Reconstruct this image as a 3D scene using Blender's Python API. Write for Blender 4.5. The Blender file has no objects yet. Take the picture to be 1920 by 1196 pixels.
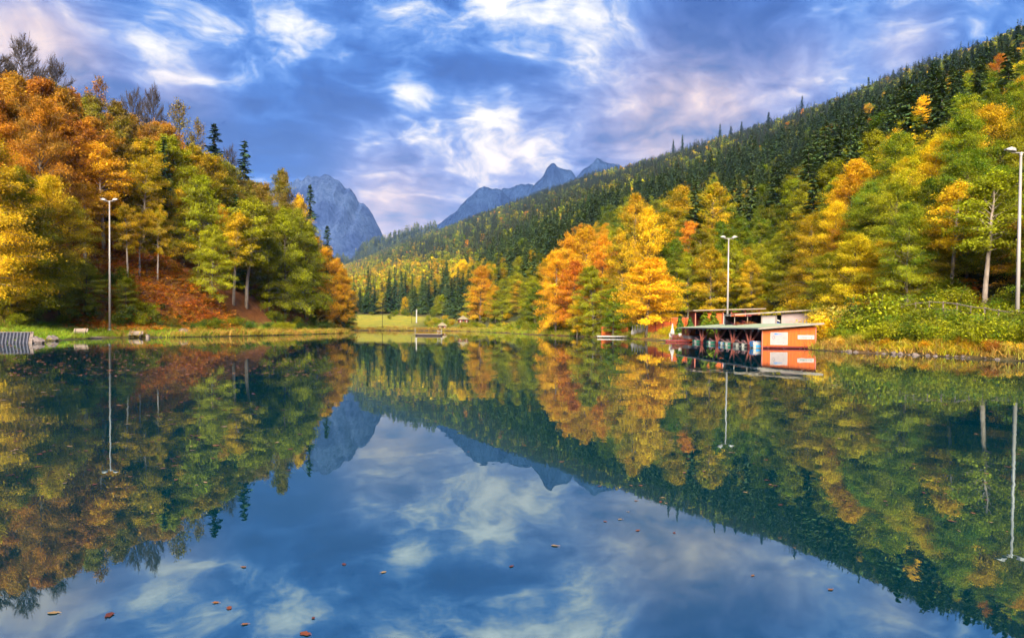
import bpy, math, random
import numpy as np
from mathutils import Matrix, Vector

rnd = random.Random(7)
R = np.random.default_rng(11)
scene = bpy.context.scene
COL = scene.collection

# ------------------------------------------------------------------ camera
F = 1280.0                       # focal length in photo pixels (24 mm on 36 mm)
CAM = Vector((0.0, 0.0, 2.0))
PITCH, ROLL = math.radians(-1.15), math.radians(0.5)
fwd = Vector((0, math.cos(PITCH), math.sin(PITCH)))
up0 = Vector((0, -math.sin(PITCH), math.cos(PITCH)))
rt0 = Vector((1, 0, 0))
rt = rt0 * math.cos(ROLL) + up0 * math.sin(ROLL)
up = up0 * math.cos(ROLL) - rt0 * math.sin(ROLL)
CX, CY = 960.0, 598.0 + 40.2     # optical centre after the vertical shift
cam_d = bpy.data.cameras.new('camera')
cam = bpy.data.objects.new('camera', cam_d)
COL.objects.link(cam)
cam.matrix_world = Matrix(((rt.x, up.x, -fwd.x, CAM.x), (rt.y, up.y, -fwd.y, CAM.y),
                           (rt.z, up.z, -fwd.z, CAM.z), (0, 0, 0, 1)))
cam_d.sensor_width = 36.0
cam_d.lens = 24.0
cam_d.shift_y = 40.2 / 1920.0
cam_d.clip_start, cam_d.clip_end = 0.1, 30000.0
scene.camera = cam

# ------------------------------------------------------------------ light and exposure
SUN_EL, SUN_AZ = math.radians(30), math.radians(186)     # azimuth from +Y clockwise: behind the camera
SUN_E, SKY_K = 1.5, 0.068
EXPOSURE = 3.65
sd_ = bpy.data.lights.new('sun', 'SUN')
sd_.energy = SUN_E
sd_.angle = math.radians(36)
sd_.color = (1.0, 0.90, 0.76)
sun = bpy.data.objects.new('sun', sd_)
COL.objects.link(sun)
sdir = Vector((math.sin(SUN_AZ) * math.cos(SUN_EL), math.cos(SUN_AZ) * math.cos(SUN_EL), math.sin(SUN_EL)))
sun.rotation_euler = (-sdir).to_track_quat('-Z', 'Y').to_euler()
sun.location = sdir * 50

scene.render.engine = 'CYCLES'
scene.view_settings.view_transform = 'Standard'
scene.view_settings.look = 'None'
scene.view_settings.exposure = EXPOSURE
scene.view_settings.gamma = 1.0
scene.view_settings.use_curve_mapping = False
cy = scene.cycles
cy.use_denoising = True
cy.max_bounces = 5
cy.diffuse_bounces = 2
cy.glossy_bounces = 3
cy.transmission_bounces = 4
cy.volume_bounces = 0
cy.use_adaptive_sampling = True
cy.adaptive_threshold = 0.016
cy.adaptive_min_samples = 24
cy.transparent_max_bounces = 8
cy.caustics_reflective = False
cy.caustics_refractive = False
cy.sample_clamp_indirect = 4.0


# ------------------------------------------------------------------ node helpers
class NT:
    def __init__(self, tree):
        self.t = tree
        tree.nodes.clear()

    def n(self, kind, **kw):
        nd = self.t.nodes.new(kind)
        ins = kw.pop('ins', {})
        for k, v in kw.items():
            setattr(nd, k, v)
        for k, v in ins.items():
            self.put(nd.inputs[k], v)
        return nd

    def put(self, sock, v):
        if hasattr(v, 'is_linked') or isinstance(v, bpy.types.NodeSocket):
            self.t.links.new(v, sock)
        elif isinstance(v, bpy.types.Node):
            self.t.links.new(v.outputs[0], sock)
        else:
            sock.default_value = v

    def math(self, op, a, b=0.0, c=None, clamp=False):
        nd = self.n('ShaderNodeMath', operation=op, use_clamp=clamp)
        self.put(nd.inputs[0], a)
        self.put(nd.inputs[1], b)
        if c is not None:
            self.put(nd.inputs[2], c)
        return nd.outputs[0]

    def vmath(self, op, a, b=None):
        nd = self.n('ShaderNodeVectorMath', operation=op)
        self.put(nd.inputs[0], a)
        if b is not None:
            self.put(nd.inputs[1], b)
        return nd

    def mix(self, f, a, b, blend='MIX'):
        nd = self.n('ShaderNodeMix', data_type='RGBA', blend_type=blend)
        self.put(nd.inputs[0], f)
        self.put(nd.inputs[6], a if not isinstance(a, tuple) else (*a, 1)[:4])
        self.put(nd.inputs[7], b if not isinstance(b, tuple) else (*b, 1)[:4])
        return nd.outputs[2]

    def ramp(self, f, stops, interp='LINEAR'):
        nd = self.n('ShaderNodeValToRGB')
        cr = nd.color_ramp
        cr.interpolation = interp
        while len(cr.elements) < len(stops):
            cr.elements.new(0.5)
        for e, (p, c) in zip(cr.elements, stops):
            e.position = p
            e.color = (*c, 1) if len(c) == 3 else c
        self.put(nd.inputs[0], f)
        return nd.outputs[0]

    def noise(self, vec, scale, detail=4, rough=0.55, dist=0.0, out=0):
        nd = self.n('ShaderNodeTexNoise')
        self.put(nd.inputs['Vector'], vec)
        nd.inputs['Scale'].default_value = scale
        nd.inputs['Detail'].default_value = detail
        nd.inputs['Roughness'].default_value = rough
        nd.inputs['Distortion'].default_value = dist
        return nd.outputs[out]


# ------------------------------------------------------------------ sky (world)
def pixdir(px, py):
    v = fwd + rt * ((px - CX) / F) + up * ((CY - py) / F)
    return v.normalized()


world = bpy.data.worlds.new('World')
scene.world = world
world.use_nodes = True
world.cycles.sampling_method = 'MANUAL'
world.cycles.sample_map_resolution = 256
w = NT(world.node_tree)
tc = w.n('ShaderNodeTexCoord').outputs['Generated']
sep = w.n('ShaderNodeSeparateXYZ', ins={0: tc})
zc = w.math('MAXIMUM', sep.outputs[2], 0.0)
den = w.math('ADD', zc, 0.22)
cv = w.n('ShaderNodeCombineXYZ')
w.put(cv.inputs[0], w.math('DIVIDE', sep.outputs[0], den))
w.put(cv.inputs[1], w.math('DIVIDE', sep.outputs[1], den))
cv.inputs[2].default_value = 3.7
# swirl the cloud field a little
warp = w.noise(cv.outputs[0], 1.3, 4, 0.55, 0.0, 1)
wv = w.vmath('SUBTRACT', warp, (0.5, 0.5, 0.5))
wv2 = w.n('ShaderNodeVectorMath', operation='SCALE')
w.put(wv2.inputs[0], wv.outputs[0])
wv2.inputs['Scale'].default_value = 0.9
pos = w.vmath('ADD', cv.outputs[0], wv2.outputs[0]).outputs[0]
big = w.noise(pos, 1.7, 8, 0.56, 0.0)
fine = w.noise(pos, 4.6, 9, 0.62, 0.25)
wisp = w.noise(tc, 8.0, 8, 0.62, 0.5)
val = w.math('MULTIPLY_ADD', big, 3.0, -1.20)
val = w.math('ADD', val, w.math('MULTIPLY_ADD', fine, 1.6, -0.79))
val = w.math('ADD', val, w.math('MULTIPLY_ADD', wisp, 0.9, -0.45))


def blob(px, py, sig):
    c = pixdir(px, py)
    d = w.vmath('DOT_PRODUCT', tc, tuple(c)).outputs['Value']
    k = 1.0 / (sig * sig)
    return w.math('EXPONENT', w.math('MULTIPLY', w.math('SUBTRACT', d, 1.0), k))


# clouds seen in the photograph: bright breaks (+) and heavy grey-blue banks (-)
for px, py, sg, am in ((860, 290, .08, .27), (1010, 45, .09, .38), (1110, 60, .05, .30), (765, 165, .028, .45), (1150, 20, .05, .34),
                       (930, 20, .05, .30), (650, 395, .05, .25), (1230, 235, .07, .30), (1520, 150, .04, .22), (1420, 225, .045, .25),
                       (25, 60, .05, .55), (520, 30, .05, .15), (1660, 95, .035, .25), (725, 265, .035, .35),
                       (590, 205, .08, -.14), (470, 210, .05, .22), (400, 60, .05, .20), (250, 110, .04, .16), (1320, 110, .12, -.42), (960, 165, .06, -.30), (180, 70, .09, -.20),
                       (420, 150, .06, -.10), (1560, 60, .07, -.20), (840, 110, .05, -.25), (640, 60, .06, -.10)):
    val = w.math('ADD', val, w.math('MULTIPLY', blob(px, py, sg), am))
val = w.math('MAXIMUM', w.math('MINIMUM', val, 1.0), 0.0)
cloud = w.ramp(val, [(0.0, (.016, .110, .54)), (.22, (.045, .175, .66)), (.42, (.10, .28, .82)),
                     (.56, (.20, .42, .98)), (.68, (.48, .65, 1.05)), (.80, (.95, 1.0, 1.12)), (1.0, (1.5, 1.45, 1.4))])
# low sky warms to rose where the light comes through
low = w.n('ShaderNodeMapRange', interpolation_type='SMOOTHSTEP')
w.put(low.inputs[0], sep.outputs[2])
low.inputs[1].default_value, low.inputs[2].default_value = 0.36, 0.08
low.inputs[3].default_value, low.inputs[4].default_value = 0.0, 1.0
pk = w.math('MULTIPLY', low.outputs[0], w.ramp(w.noise(pos, 1.6, 4, .5), [(.38, (0, 0, 0)), (.62, (1, 1, 1))]))
pk = w.math('MULTIPLY', pk, 0.08)
for px, py, sg, am in ((1330, 225, .05, .55), (1500, 150, .04, .35), (1240, 245, .075, .70), (110, 115, .04, .60), (740, 410, .065, .65), (330, 190, .035, .4), (960, 315, .06, .30), (1700, 95, .03, .35), (30, 70, .04, .6), (720, 440, .05, .3)):
    pk = w.math('ADD', pk, w.math('MULTIPLY', blob(px, py, sg), am))
pk = w.math('MINIMUM', pk, 0.8)
rose = w.mix(val, (.26, .30, .56), (1.6, 1.15, .88))
cloud = w.mix(pk, cloud, rose)
sky = w.n('ShaderNodeTexSky', sky_type='NISHITA', sun_disc=False, sun_elevation=SUN_EL, sun_rotation=SUN_AZ)
gap = w.ramp(val, [(.05, (1, 1, 1)), (.5, (0, 0, 0))])
skyc = w.n('ShaderNodeVectorMath', operation='SCALE')
w.put(skyc.inputs[0], sky.outputs[0])
skyc.inputs['Scale'].default_value = 0.12
tot = w.mix(w.math('MULTIPLY', gap, 0.22), cloud, skyc.outputs[0])
bg = w.n('ShaderNodeBackground', ins={0: tot, 1: SKY_K})
wo = w.n('ShaderNodeOutputWorld')
w.t.links.new(bg.outputs[0], wo.inputs[0])


# ------------------------------------------------------------------ projection helpers
def project(X, Y, Z):
    """world arrays -> photo pixels"""
    dx, dy, dz = X - CAM.x, Y - CAM.y, Z - CAM.z
    xc = dx * rt.x + dy * rt.y + dz * rt.z
    yc = dx * up.x + dy * up.y + dz * up.z
    zz = dx * fwd.x + dy * fwd.y + dz * fwd.z
    zz = np.where(np.abs(zz) < 1e-3, 1e-3, zz)
    return CX + F * xc / zz, CY - F * yc / zz, zz


def at(px, py, Y):
    """point of the photo's ray at world depth Y"""
    v = fwd + rt * ((px - CX) / F) + up * ((CY - py) / F)
    return CAM + v * (Y / v.y)


# ------------------------------------------------------------------ noise
def _h(ix, iy, s):
    n = (ix.astype(np.int64) * 374761393 + iy.astype(np.int64) * 668265263 + s * 974711) & 0xFFFFFFFF
    n = ((n ^ (n >> 13)) * 1274126177) & 0xFFFFFFFF
    n = (n ^ (n >> 16)) & 0xFFFFFFFF
    return n / 4294967295.0


def vn(x, y, s=0):
    x, y = np.asarray(x, float), np.asarray(y, float)
    ix, iy = np.floor(x), np.floor(y)
    fx, fy = x - ix, y - iy
    fx, fy = fx * fx * (3 - 2 * fx), fy * fy * (3 - 2 * fy)
    a, b, c, d = _h(ix, iy, s), _h(ix + 1, iy, s), _h(ix, iy + 1, s), _h(ix + 1, iy + 1, s)
    return (a * (1 - fx) + b * fx) * (1 - fy) + (c * (1 - fx) + d * fx) * fy


def fbm(x, y, s=0, o=5):
    t, a = 0.0, 0.5
    for i in range(o):
        t = t + a * vn(x * 2 ** i, y * 2 ** i, s + i * 17)
        a *= 0.5
    return t


def ridged(x, y, s=0, o=5):
    t, a = 0.0, 0.5
    for i in range(o):
        t = t + a * (1 - np.abs(2 * vn(x * 2 ** i, y * 2 ** i, s + i * 13) - 1))
        a *= 0.5
    return t


def sst(x, a, b):
    t = np.clip((x - a) / (b - a), 0, 1)
    return t * t * (3 - 2 * t)


# ------------------------------------------------------------------ mesh helpers
def mesh_np(name, verts, faces, attrs=None, smooth=False, mats=(), midx=None):
    """verts (n,3), faces (m,k) with one k; attrs: name -> (type, array) on points"""
    me = bpy.data.meshes.new(name)
    verts = np.asarray(verts, np.float32)
    faces = np.asarray(faces, np.int32)
    me.vertices.add(len(verts))
    me.vertices.foreach_set('co', verts.ravel())
    m, k = faces.shape
    me.loops.add(m * k)
    me.loops.foreach_set('vertex_index', faces.ravel())
    me.polygons.add(m)
    me.polygons.foreach_set('loop_start', np.arange(0, m * k, k, dtype=np.int32))
    me.polygons.foreach_set('loop_total', np.full(m, k, np.int32))
    for mt in mats:
        me.materials.append(mt)
    if midx is not None:
        me.polygons.foreach_set('material_index', np.asarray(midx, np.int32))
    me.update(calc_edges=True)
    for an, (ty, arr) in (attrs or {}).items():
        a = me.attributes.new(an, ty, 'POINT')
        if ty == 'FLOAT':
            a.data.foreach_set('value', np.asarray(arr, np.float32).ravel())
        elif ty == 'INT':
            a.data.foreach_set('value', np.asarray(arr, np.int32).ravel())
        elif ty == 'FLOAT_VECTOR':
            a.data.foreach_set('vector', np.asarray(arr, np.float32).ravel())
        else:
            a.data.foreach_set('color', np.asarray(arr, np.float32).ravel())
    if smooth:
        me.polygons.foreach_set('use_smooth', np.ones(m, bool))
    return me


def link(name, data, parent=None, loc=None):
    o = bpy.data.objects.new(name, data)
    COL.objects.link(o)
    if parent is not None:
        o.parent = parent
    if loc is not None:
        o.location = loc
    return o


def tag(o, label=None, cat=None, group=None, kind=None):
    if label:
        o['label'] = label
    if cat:
        o['category'] = cat
    if group:
        o['group'] = group
    if kind:
        o['kind'] = kind
    return o


def empty(name, loc=(0, 0, 0), rz=0.0):
    o = bpy.data.objects.new(name, None)
    COL.objects.link(o)
    o.location = loc
    o.rotation_euler = (0, 0, rz)
    o.empty_display_size = 0.3
    return o


def copy_tree(o, parent=None):
    c = o.copy()
    COL.objects.link(c)
    c.parent = parent
    for ch in list(o.children):
        copy_tree(ch, c)
    return c


class MB:
    """collects boxes, bars and tubes into one mesh"""

    def __init__(self):
        self.v, self.f = [], []

    def raw(self, vs, fs):
        b = len(self.v)
        self.v += [tuple(p) for p in vs]
        self.f += [tuple(b + i for i in q) for q in fs]
        return self

    def box(self, x0, x1, y0, y1, z0, z1):
        return self.hexa([(x0, y0, z0), (x1, y0, z0), (x1, y1, z0), (x0, y1, z0),
                          (x0, y0, z1), (x1, y0, z1), (x1, y1, z1), (x0, y1, z1)])

    def hexa(self, c):
        return self.raw(c, [(0, 3, 2, 1), (4, 5, 6, 7), (0, 1, 5, 4), (1, 2, 6, 5), (2, 3, 7, 6), (3, 0, 4, 7)])

    def bar(self, a, b, wx, wy=None):
        """square bar between two points"""
        return self.tube([a, b], [wx * .7071, (wy or wx) * .7071], 4, twist=math.pi / 4)

    def tube(self, pts, rad, n=6, cap=True, twist=0.0):
        pts = [Vector(p) for p in pts]
        if not hasattr(rad, '__len__'):
            rad = [rad] * len(pts)
        b = len(self.v)
        for i, p in enumerate(pts):
            d = (pts[min(i + 1, len(pts) - 1)] - pts[max(i - 1, 0)]).normalized()
            ref = Vector((0, 0, 1)) if abs(d.z) < .9 else Vector((1, 0, 0))
            u = d.cross(ref).normalized()
            v = d.cross(u)
            for k in range(n):
                a = twist + 2 * math.pi * k / n
                self.v.append(tuple(p + (u * math.cos(a) + v * math.sin(a)) * rad[i]))
        for i in range(len(pts) - 1):
            for k in range(n):
                k2 = (k + 1) % n
                self.f.append((b + i * n + k, b + i * n + k2, b + (i + 1) * n + k2, b + (i + 1) * n + k))
        if cap:
            self.f.append(tuple(b + k for k in range(n))[::-1])
            self.f.append(tuple(b + (len(pts) - 1) * n + k for k in range(n)))
        return self

    def mesh(self, name, mat, smooth=False):
        me = bpy.data.meshes.new(name)
        me.from_pydata(self.v, [], self.f)
        if mat:
            me.materials.append(mat)
        if smooth:
            me.polygons.foreach_set('use_smooth', np.ones(len(me.polygons), bool))
        me.update()
        return me

    def build(self, name, mat, parent=None, loc=None, smooth=False):
        return link(name, self.mesh(name, mat, smooth), parent, loc)


# ------------------------------------------------------------------ materials
def new_mat(name):
    m = bpy.data.materials.new(name)
    m.use_nodes = True
    return m, NT(m.node_tree)


def finish(nt, shader, disp=None):
    o = nt.n('ShaderNodeOutputMaterial')
    nt.t.links.new(shader, o.inputs[0])


def simple_mat(name, col, col2=None, rough=.7, scale=3.0, bump=0.0, spec=.3, metal=0.0, stretch=(1, 1, 1), bscale=None):
    m, t = new_mat(name)
    oc = t.n('ShaderNodeTexCoord').outputs['Object']
    mp = t.n('ShaderNodeMapping')
    t.put(mp.inputs[0], oc)
    mp.inputs['Scale'].default_value = stretch
    nz = t.noise(mp.outputs[0], scale, 5, .6)
    c2 = col2 or tuple(c * .6 for c in col)
    rnd_ = t.n('ShaderNodeObjectInfo').outputs['Random']
    c = t.mix(t.ramp(nz, [(.3, (0, 0, 0)), (.7, (1, 1, 1))]), c2, col)
    c = t.mix(t.math('MULTIPLY', rnd_, .25), c, c2)
    p = t.n('ShaderNodeBsdfPrincipled', ins={'Base Color': c, 'Roughness': rough, 'Metallic': metal,
                                             'Specular IOR Level': spec})
    if bump:
        b = t.n('ShaderNodeBump', ins={'Strength': bump, 'Distance': .05, 'Height': t.noise(mp.outputs[0], bscale or scale * 2, 4)})
        t.put(p.inputs['Normal'], b.outputs[0])
    finish(t, p.outputs[0])
    return m


def leaf_mat(name, transl=.42, rough=.55):
    m, t = new_mat(name)
    a1 = t.n('ShaderNodeAttribute', attribute_type='INSTANCER', attribute_name='tint').outputs['Color']
    a2 = t.n('ShaderNodeAttribute', attribute_type='INSTANCER', attribute_name='tint2').outputs['Color']
    lv = t.n('ShaderNodeAttribute', attribute_name='lv').outputs['Fac']
    cl = t.n('ShaderNodeAttribute', attribute_name='cl').outputs['Fac']
    c = t.mix(cl, a1, a2)
    br = t.math('MULTIPLY_ADD', lv, .8, .6)
    sc = t.n('ShaderNodeVectorMath', operation='SCALE')
    t.put(sc.inputs[0], c)
    t.put(sc.inputs['Scale'], br)
    p = t.n('ShaderNodeBsdfPrincipled', ins={'Base Color': sc.outputs[0], 'Roughness': rough, 'Specular IOR Level': .15})
    tr = t.n('ShaderNodeBsdfTranslucent', ins={'Color': sc.outputs[0]})
    mx = t.n('ShaderNodeMixShader', ins={0: transl, 1: p.outputs[0], 2: tr.outputs[0]})
    finish(t, mx.outputs[0])
    return m


M = {}
M['leaf'] = leaf_mat('leaf')
M['needle'] = leaf_mat('needle', .12, .6)
M['bark'] = simple_mat('bark', (.20, .155, .115), (.085, .065, .05), .9, 2.5, .6, .1, stretch=(1, 1, .25))
M['bark_pale'] = simple_mat('bark_pale', (.42, .34, .27), (.20, .15, .11), .9, 2.0, .5, .1, stretch=(1, 1, .3))
M['bark_dark'] = simple_mat('bark_dark', (.07, .055, .045), (.035, .028, .024), .9, 2.5, .5, .1)

# ------------------------------------------------------------------ lake outline and terrain
LAKE = np.array([(-30, .8), (-44, 4), (-54, 25), (-60, 45), (-58, 60), (-52, 64.6), (-47.6, 66), (-49.5, 72), (-52.5, 81), (-55.5, 90), (-55.5, 96),
                 (-51, 99.5), (-48, 109), (-45, 125), (-42.7, 144), (-43, 173), (-48, 200), (-60, 235), (-63, 262), (-53, 268),
                 (-42, 281), (-25, 284), (-12, 256), (-3.4, 219), (5.5, 175), (16, 148), (22, 130), (23, 117), (24, 106),
                 (28, 98), (31.0, 84), (31.2, 73), (29.6, 67), (31, 58.7), (33.4, 51), (34.6, 44.5), (36.5, 32), (38, 15), (34, 4), (25, .8)], float)
rs = np.random.default_rng(3)


def densify(P, step=4.0, jit=.55):
    out = []
    for i in range(len(P)):
        a, b = P[i], P[(i + 1) % len(P)]
        n = max(1, int(np.hypot(*(b - a)) / step))
        for k in range(n):
            p = a + (b - a) * k / n
            out.append(p + (rs.normal(0, jit, 2) if (k and p[1] > 12) else 0))
    return np.array(out)


LAKE_D = densify(LAKE)


def lake_sd(X, Y):
    """signed distance to the shoreline, positive on land"""
    X, Y = np.asarray(X, float), np.asarray(Y, float)
    best = np.full(X.shape, 1e18)
    ins = np.zeros(X.shape, bool)
    n = len(LAKE_D)
    for i in range(n):
        ax, ay = LAKE_D[i]
        bx, by = LAKE_D[(i + 1) % n]
        dx, dy = bx - ax, by - ay
        t = np.clip(((X - ax) * dx + (Y - ay) * dy) / (dx * dx + dy * dy + 1e-9), 0, 1)
        best = np.minimum(best, (X - ax - t * dx) ** 2 + (Y - ay - t * dy) ** 2)
        if abs(dy) > 1e-9:
            c = ((ay > Y) != (by > Y)) & (X < dx * (Y - ay) / dy + ax)
            ins ^= c
    d = np.sqrt(best)
    return np.where(ins, -d, d)


# tables over u = X / Y of the mountain on the right: foot depth, foot height, ridge depth, ridge elevation v
T_u = np.array([-.60, -.35, -.242, -.164, -.125, -.086, -.05, 0, .03, .11, .133, .1875, .227, .305, .37, .42, .45, .58, .617, .75, 1.0])
T_df = np.array([500, 470, 450, 410, 380, 345, 300, 228, 200, 162, 152, 138, 128, 124, 118, 104, 94, 72, 67, 58, 50], float)
T_zf = np.array([9, 9, 9, 8.5, 7, 5, 3.5, 2, 1.6, 1.3, 1.2, 1.4, 1.7, 2.4, 2.6, 2.8, 3.0, 3.2, 3.0, 2.0, 1.9])
T_dr = np.array([2500, 2350, 2200, 2000, 1930, 1850, 1780, 1700, 1640, 1500, 1460, 1380, 1310, 1180, 1100, 1040, 1000, 840, 780, 600, 460], float)
T_v = np.array([.05, .068, .0915, .1247, .138, .153, .168, .186, .197, .226, .233, .248, .259, .286, .308, .326, .336, .389, .402, .455, .50])
T_th = np.arctan(T_u)
T_rf = T_df * np.sqrt(1 + T_u ** 2)
T_rr = T_dr * np.sqrt(1 + T_u ** 2)
T_zr = T_v * T_dr + 2.0 - 19.0


def right_polar(X, Y):
    th = np.arctan2(X, Y)
    r = np.hypot(X, Y)
    g = lambda tb: np.interp(th, T_th, tb)
    return th, r, g(T_rf), g(T_zf), g(T_rr), g(T_zr)


XF_Y = np.array([-150, 30, 45, 60, 67, 80, 95, 105, 125, 145, 173, 195, 215, 240, 280, 400], float)
XF_X = np.array([-70, -62, -67, -64, -57, -58.5, -61.5, -57, -50, -47.5, -47, -52, -63, -90, -150, -400], float)


def height(X, Y, sd=None):
    X, Y = np.asarray(X, float), np.asarray(Y, float)
    if sd is None:
        sd = lake_sd(X, Y)
    th, r, rf, zf, rr, zr = right_polar(X, Y)
    # land between shore and the foot of the mountain, then the slope
    t = np.clip(sd, 0, None) / (np.clip(sd, 0, None) + np.clip(rf - r, 0, None) + 1e-3)
    land = .32 * sst(sd, -.3, 1.0) + (zf - .3) * t ** 1.15
    k = np.clip((r - rf) / (rr - rf), 0, 1)
    face = (zr - zf) * (k * .93 + .07 * k * k)
    back = np.clip((r - rr) / (rr * .6), 0, 1)
    face = face * (1 - .75 * back * back)
    rough = (fbm(X / 90, Y / 90, 5, 4) - .5) * np.clip((r - rf) / 120, 0, 1) * 16 * np.clip(1.25 - k, 0, 1)
    side = 1 - sst(np.abs(th), 1.25, 2.3)
    right = land + (face + rough) * side
    # the wooded spur on the left
    s = np.interp(Y, XF_Y, XF_X) - X
    sp = np.clip(s, 0, None)
    hill = 50 * (1 - np.exp(-sp * .85 / 50)) * sst(sp, -1, 9) * (.12 + .88 * sst(Y, 15, 70)) * (1 - sst(sp, 250, 700))  # unseen near end of the spur lowered to keep its shadow off the bank
    hill = hill + (fbm(X / 14, Y / 14, 9, 4) - .5) * 2.6 * sst(sp, 0, 15)
    left = .30 * sst(sd, -.3, 1.0) + .75 * sst(sd, .8, 7) + hill
    z = np.where(X < -30, np.maximum(left, np.where(Y > 200, right, -9)), right)
    z = np.where((X >= -30) & (Y < 1.5), .32 * sst(sd, -.3, 1.0) + .02 * np.clip(sd, 0, 20), z)
    small = (fbm(X / 2.2, Y / 2.2, 21, 3) - .45) * .35 * sst(sd, .3, 4)
    bed = -1.8 * sst(-sd, -.2, 5) - .02
    return np.where(sd > 0, np.maximum(z + small, .03), bed * sst(-sd, 0, .3))


def axis(lo, hi, step, far_lo, far_hi, g):
    c = list(np.arange(lo, hi + 1e-6, step))
    s, x = step, c[-1]
    while x < far_hi:
        s *= g
        x += s
        c.append(x)
    s, x = step, c[0]
    pre = []
    while x > far_lo:
        s *= g
        x -= s
        pre.append(x)
    return np.array(pre[::-1] + c)


xs = axis(-125, 75, 1.15, -5200, 5200, 1.045)
ys = axis(0, 300, 1.5, -1500, 6500, 1.04)
GX, GY = np.meshgrid(xs, ys)
GSD = lake_sd(GX, GY)
GZ = height(GX, GY, GSD)


def grid_faces(nr, nc):
    i = np.arange(nr * nc).reshape(nr, nc)
    return np.stack([i[:-1, :-1], i[:-1, 1:], i[1:, 1:], i[1:, :-1]], -1).reshape(-1, 4)


# what grows or lies on the ground (its own colour, zone by zone)
def lerp(a, b, t):
    return a + (np.asarray(b) - a) * t[..., None]


n1, n2 = fbm(GX / 6, GY / 6, 31, 4), fbm(GX / 2.0, GY / 2.0, 41, 3)
colr = np.zeros(GX.shape + (3,)) + np.array((.075, .065, .025))
th, r, rf, zf, rr, zr = right_polar(GX, GY)
sL = np.interp(GY, XF_Y, XF_X) - GX
leftside = (GX < -30) & (GY < 245)
meadow = sst(GSD, 3, 10) * (1 - sst(r - rf, -12, 6)) * sst(GY, 210, 262) * (1 - sst(GX, -52, -36))
rough_g = sst(GSD, 1, 8) * (1 - sst(r - rf, -12, 6)) * sst(GY, 200, 240) * sst(GX, -52, -36) * (GX < 14)
colr = lerp(colr, (.05, .058, .018), sst(r - rf, -5, 20) * (~leftside))
bankr = (1 - sst(r - rf, -6, 2)) * (GX > 0) * (GSD > 0)
colr = lerp(colr, (.20, .17, .025), bankr)
colr = lerp(colr, (.30, .14, .02), bankr * sst(n1, .50, .62))
colr = lerp(colr, (.36, .30, .03), meadow)
colr = lerp(colr, (.25, .27, .03), meadow * sst(n1, .42, .6))
colr = lerp(colr, (.13, .145, .025), rough_g)
lit = leftside * sst(sL, 0, 5)
colr = lerp(colr, (.34, .125, .035), lit * (1 - sst(sL, 26, 40)))
colr = lerp(colr, (.20, .085, .03), lit * sst(n2, .40, .6))
colr = lerp(colr, (.09, .06, .025), lit * sst(sL, 24, 40))
grl = leftside * (1 - sst(sL, 0, 5)) * (GSD > 0)
colr = lerp(colr, (.13, .20, .018), grl)
colr = lerp(colr, (.24, .22, .02), grl * sst(n1, .45, .6))
colr = lerp(colr, (.12, .20, .02), ((GX > -45) & (GY < 3) & (GSD > 0)) * 1.0)
edge = (1 - sst(GSD, .25, 1.2)) * (GSD > -1)
colr = lerp(colr, (.11, .075, .04), edge * .8)
colr = lerp(colr, (.03, .035, .02), sst(-GSD, .2, 1.5))
colr *= (.75 + .5 * n2)[..., None]
m_g, t = new_mat('ground')
vc = t.n('ShaderNodeAttribute', attribute_name='zone').outputs['Color']
geo = t.n('ShaderNodeNewGeometry').outputs['Position']
nz = t.noise(geo, .9, 8, .65)
nz2 = t.noise(geo, 5.0, 4, .6)
c = t.mix(t.math('MULTIPLY_ADD', nz, 1.6, -.45, clamp=True), t.mix(1.0, vc, (.55, .5, .5), 'MULTIPLY'), t.mix(1.0, vc, (1.25, 1.25, 1.2), 'MULTIPLY'))
p = t.n('ShaderNodeBsdfPrincipled', ins={'Base Color': c, 'Roughness': .95, 'Specular IOR Level': .1})
b = t.n('ShaderNodeBump', ins={'Strength': .8, 'Distance': .25, 'Height': nz2})
t.put(p.inputs['Normal'], b.outputs[0])
finish(t, p.outputs[0])
me = mesh_np('ground', np.stack([GX, GY, GZ], -1).reshape(-1, 3), grid_faces(*GX.shape),
             {'zone': ('FLOAT_COLOR', np.concatenate([colr, np.ones(GX.shape + (1,))], -1).reshape(-1, 4))}, True, [m_g])
tag(link('ground', me), 'lake banks, meadow and wooded slopes rising from the shore', kind='structure')

# ------------------------------------------------------------------ water
m_w, t = new_mat('water')
geo = t.n('ShaderNodeNewGeometry').outputs['Position']
mp = t.n('ShaderNodeMapping')
t.put(mp.inputs[0], geo)
mp.inputs['Scale'].default_value = (1.0, .55, 1)
h1 = t.noise(mp.outputs[0], 1.3, 3, .5, .3)
h2 = t.noise(mp.outputs[0], .14, 2, .5)
mp2 = t.n('ShaderNodeMapping')
t.put(mp2.inputs[0], geo)
mp2.inputs['Scale'].default_value = (.45, 1.3, 1)
patch = t.ramp(t.noise(mp2.outputs[0], .030, 4, .55, .8), [(.40, (.22, .22, .22)), (.56, (.55, .55, .55)), (.68, (1.5, 1.5, 1.5))])
hh = t.math('MULTIPLY', t.math('MULTIPLY_ADD', h1, .5, h2), patch)
bmp = t.n('ShaderNodeBump', ins={'Strength': .085, 'Distance': .12, 'Height': hh})
p = t.n('ShaderNodeBsdfPrincipled', ins={'Base Color': (.0003, .018, .026, 1), 'IOR': 4.6, 'Specular Tint': (.78, .98, 1.0, 1)})
t.put(p.inputs['Roughness'], t.math('MULTIPLY', patch, .022))
t.put(p.inputs['Normal'], bmp.outputs[0])
finish(t, p.outputs[0])
wx, wy = np.meshgrid(np.linspace(-72, 46, 30), np.linspace(-2, 300, 60))
me = mesh_np('water', np.stack([wx, wy, wx * 0], -1).reshape(-1, 3), grid_faces(*wx.shape), None, True, [m_w])
tag(link('water', me), 'still lake water mirroring the hills and clouds', kind='structure')


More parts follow.
